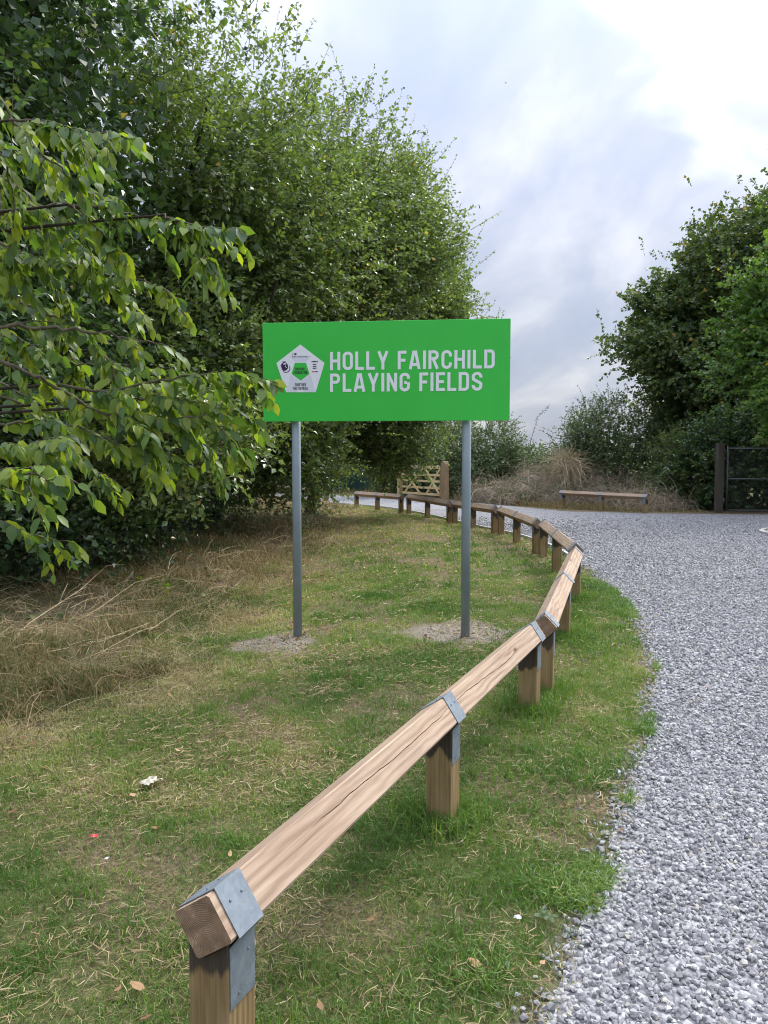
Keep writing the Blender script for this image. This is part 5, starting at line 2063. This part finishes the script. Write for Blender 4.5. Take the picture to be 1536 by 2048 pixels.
def gpt(px, py, dz=0.0):
    """ground point under a pixel, lifted by dz"""
    x, y, z = ray(px, py)
    d = 6.0
    for _ in range(14):
        t = (float(gz(x * d / y, d)) + dz - CAM_H) / z
        d = y * t
    return (x * t, d, float(gz(x * t, d)) + dz)


dry_stalk('longest pale dry stalk slanting up to the right across the rough grass', [gpt(-10, 1312, .02), gpt(60, 1245, .12), gpt(160, 1180, .26), gpt(215, 1130, .33)], .006, 1, 7)
dry_stalk('pale dead stalk lying low, ending near the bare soil patch', [gpt(-20, 1330, .03), gpt(90, 1305, .07), gpt(200, 1283, .10), gpt(300, 1245, .12)], .005, 2, 5)
dry_stalk('forked upright dead stalk standing at the far left of the verge', [gpt(50, 1250, .0), gpt(50, 1230, .25), gpt(52, 1225, .47), gpt(30, 1222, .62)], .005, 3, 4)
dry_stalk('bleached straw stalk bent over the green tussock at left', [gpt(70, 1480, .0), gpt(85, 1450, .12), gpt(110, 1440, .22), gpt(135, 1430, .29)], .003, 4, 1)
dry_stalk('thin straw lying across the mown edge below the stalk tangle', [gpt(280, 1300, .05), gpt(330, 1330, .03), gpt(372, 1356, .01)], .0035, 5, 1)
dry_stalk('reddish thin straw lying level beside the left soil patch', [gpt(195, 1338, .05), gpt(290, 1325, .06), gpt(352, 1308, .04)], .003, 6, 2)
dry_stalk('pale twig arching along the dark hedge foot toward the left sign post', [gpt(345, 1040, .55), gpt(400, 1020, .50), gpt(450, 1020, .35), gpt(500, 1035, .12)], .008, 7, 4)
dry_stalk('thin straw stalk fanned beside the longest slanting stalk', [gpt(120, 1260, .05), gpt(200, 1215, .18), gpt(270, 1165, .28), gpt(330, 1150, .30)], .004, 18, 6)
dry_stalk('low bleached stalk pointing at the left soil patch', [gpt(140, 1330, .04), gpt(210, 1300, .10), gpt(280, 1262, .16), gpt(320, 1250, .15)], .004, 19, 5)
dry_stalk('pale straw leaning out over the lawn edge at far left', [gpt(-10, 1480, .1), gpt(60, 1470, .14), gpt(115, 1478, .10)], .003, 20, 3)
dry_stalk('single straw sticking up from the lawn near the bottom edge', [gpt(776, 2020, .0), gpt(785, 1975, .03), gpt(805, 1935, .07), gpt(822, 1928, .09)], .002, 8, 0)


def weed(label, p, seed, n, size, mat):
    root = thing('weed', label, 'plant', p, 0, 'broad leaved weeds on the rough verge')
    L = Leaves(seed)
    P = L.r.normal(0, .07, (n, 3)) * np.array([1, 1, 0])
    D = L.r.normal(size=(n, 3)) * np.array([.6, .6, .3]) + np.array([0, 0, .7])
    L.sprays(P, D, L.r.uniform(.14, .34, n), 6, size, .55, .3, 'o')
    L.build(root, mat, M['twig'], 'leaves')


weed('bright green leafy weed among dry grass, left of the left soil patch', gpt(330, 1195), 301, 9, .075, M['leaf_fresh'])
weed('leafy weed in the dry grass close behind the left sign post', gpt(430, 1165), 302, 6, .06, M['leaf_bramble'])
weed('dark leafy weed at the foot of the forked dead stalk', gpt(120, 1240), 303, 9, .07, M['leaf_bramble'])
weed('small grey leaved weed where the rough grass meets the lawn', gpt(345, 1228), 304, 4, .06, M['leaf_shrub'])
weed('low weed with pale leaves at the edge of the lone soil patch', gpt(410, 1222), 305, 5, .05, M['leaf_shrub'])
weed('clump of green leaves in shade below the hanging branch at far left', gpt(40, 1180), 306, 12, .08, M['leaf_dark'])


def build_leaf_litter():
    L = Leaves(410)
    r_ = L.r
    n = 5200
    y = r_.uniform(4, 24, n)
    x = rough_x(y) + r_.normal(.35, .75, n)
    k = (x < grav_l(y) - .3) & (x > -.55 * y) & (n2d(x, y, 1.4, 71.0, 3) > .47)
    x, y = x[k], y[k]
    m = len(x)
    P = np.stack([x, y, gz(x, y) + .02 * r_.random(m) + .012], -1)
    a = r_.uniform(0, 6.3, m)
    s_ = r_.uniform(.018, .05, m)
    L.leaves(P, np.stack([np.cos(a), np.sin(a), r_.normal(0, .25, m)], -1), r_.normal(size=(m, 3)) * .5 + np.array([0, 0, 1.0]), s_, s_ * .7, 'q', r_.random(m) * .5)
    me = mesh_np('leaf_litter', np.concatenate(L.V), [np.concatenate(L.F)], {'rnd': np.concatenate(L.A)}, False, [M['leaf_fallen']])
    tag(link('leaf_litter', me), 'brown leaf litter scattered over the worn turf below the trees', 'leaf litter', kind='stuff')


build_leaf_litter()


# ------------------------------------------------------------------ litter, fallen leaves, clods
def fallen_leaf_mesh(i):
    r = random.Random(200 + i)
    n = 12
    V = [(0, 0, .004)]
    for k in range(n):
        a = 2 * math.pi * k / n
        q = (1.0 if k % 3 == 0 else .80) * r.uniform(.7, 1.15)
        x, y = q * math.cos(a), q * math.sin(a) * .55
        V.append((x, y, .25 * (x * x * r.uniform(.2, 1.0)) + .18 * y * r.uniform(-.5, 1)))
    V.append((-1.7, r.uniform(-.2, .2), .1))
    V.append((-1.0, .04, .02))
    Fc = [(0, 1 + k, 1 + (k + 1) % n) for k in range(n)] + [(n + 1, n + 2, 1 + n // 2)]
    me = bpy.data.meshes.new('fallen_leaf')
    me.from_pydata(V, [], Fc)
    a = me.attributes.new('rnd', 'FLOAT', 'POINT')
    a.data.foreach_set('value', [min(1, max(0, .15 + i * .11))] * len(V))
    me.materials.append(M['leaf_fallen'])
    return me


FL = [fallen_leaf_mesh(i) for i in range(8)]
r = random.Random(9)
fl_spots = [(25, 1622), (25, 1645), (310, 1655), (235, 1978), (275, 1972), (90, 1535), (265, 1590), (460, 1707), (290, 2035), (662, 1497), (1100, 1605), (1132, 1608), (745, 1835),
            (950, 1925), (1085, 1925), (1110, 1775), (1240, 1660), (1255, 1490), (570, 1290), (658, 1288), (340, 1390), (310, 1392), (390, 1270), (355, 1500), (1020, 1940), (640, 2010), (1190, 1790)]
for i, (px, py) in enumerate(fl_spots):
    p = gpt(px, py, .03)
    o = link('fallen_leaf', FL[i % 8], None, p, (r.uniform(-.5, .5), r.uniform(-.5, .5), r.uniform(0, 6.3)))
    s = r.uniform(.016, .030)
    o.scale = (s, s, s * 1.2)
    tag(o, 'dry curled brown leaf lying on the mown grass', 'leaf', 'fallen leaves on the lawn')
for i in range(16):
    y = r.uniform(2.4, 9)
    x = float(grav_l(y)) + r.uniform(.1, 1.5)
    if x > .48 * y:
        continue
    o = link('fallen_leaf', FL[i % 8], None, (x, y, float(path_z(np.array(x), np.array(y))) + .028), (r.uniform(-.6, .6), r.uniform(-.6, .6), r.uniform(0, 6.3)))
    s = r.uniform(.010, .018)
    o.scale = (s, s, s * 1.2)
    tag(o, 'small dry brown leaf lying on the pale gravel', 'leaf', 'fallen leaves on the gravel')


def scrap(name, label, cat, p, size, mat, seed, lift=.4):
    r_ = random.Random(seed)
    n = 6
    V, Fc = [], []
    for i in range(n + 1):
        for j in range(n + 1):
            x, y = i / n - .5, j / n - .5
            e = max(abs(x), abs(y))
            k = 1 + (r_.uniform(-.25, .25) if e > .45 else 0)
            V.append((x * size * k, y * size * .8 * k, size * lift * (.45 * math.cos(x * 2.6) * math.cos(y * 2.6) * .5 + r_.uniform(-.16, .22))))
    for i in range(n):
        for j in range(n):
            a = i * (n + 1) + j
            Fc.append((a, a + n + 1, a + n + 2, a + 1))
    me = bpy.data.meshes.new(name)
    me.from_pydata(V, [], Fc)
    me.materials.append(mat)
    o = link(name, me, None, p, (0, 0, r_.uniform(0, 6)))
    return tag(o, label, cat)


scrap('plastic_scrap', 'crumpled pale translucent sheet of litter on the lawn at left', 'litter', gpt(300, 1562, .035), .085, M['plastic_pale'], 1, .42)
scrap('wrapper', 'small red torn wrapper lying in the grass', 'litter', gpt(188, 1672, .03), .026, M['wrapper_red'], 2)
scrap('paper_scrap', 'tiny white scrap on the lawn below the red wrapper', 'litter', gpt(214, 1716, .03), .016, M['paper_white'], 3)
scrap('paper_scrap', 'small white scrap in long grass between the near rail and gravel', 'litter', gpt(1035, 1834, .03), .024, M['paper_white'], 4)
scrap('green_leaf', 'single fresh broad green leaf lying by the gravel edge', 'leaf', gpt(1092, 1832, .04), .06, M['leaf_shrub'], 5, .25)


def build_clods():
    r_ = np.random.default_rng(71)
    n = 2600
    k = r_.random(n) < .5
    x = np.where(k, r_.normal(-.92, .34, n), r_.normal(.78, .34, n))
    y = np.where(k, r_.normal(6.35, .30, n), r_.normal(6.55, .32, n))
    m = soil_mask(x, y) > .35 + .5 * r_.random(n)
    x, y = x[m], y[m]
    s = r_.uniform(.005, .019, len(x)) * np.where(r_.random(len(x)) < .06, 1.9, 1)
    v, f, a = stones(np.stack([x, y, gz(x, y) + s * .15], -1), s, ICO_V, ICO_F, r_, .4)
    me = mesh_np('soil_clods', v, [f], {'rnd': a}, False, [M['clod']])
    tag(link('soil_clods', me), 'crumbly grey brown soil clods around the feet of the sign posts', 'soil', kind='stuff')


build_clods()


def build_bird():
    p = at(1011, 166, 60)
    mb = MB()
    mb.tube([(-.10, 0, 0), (-.04, 0, 0), (.05, 0, .005), (.10, 0, .01), (.13, 0, .008)], [.008, .028, .03, .022, .004], 8)
    for s in (-1, 1):
        b = len(mb.v)
        mb.v += [(-.03, s * .02, .01), (.05, s * .02, .012), (.03, s * .13, .06), (-.02, s * .12, .055), (-.05, s * .24, .03)]
        mb.f += [(b, b + 1, b + 2, b + 3), (b + 3, b + 2, b + 4)]
        mb.m += [0, 0]
    o = mb.build('bird', M['bird'], None, smooth=False, loc=tuple(p), rot=(R(15), R(-10), R(35)))
    o.scale = (.8,) * 3
    tag(o, 'tiny dark bird flying high in the cloudy sky', 'bird')


build_bird()
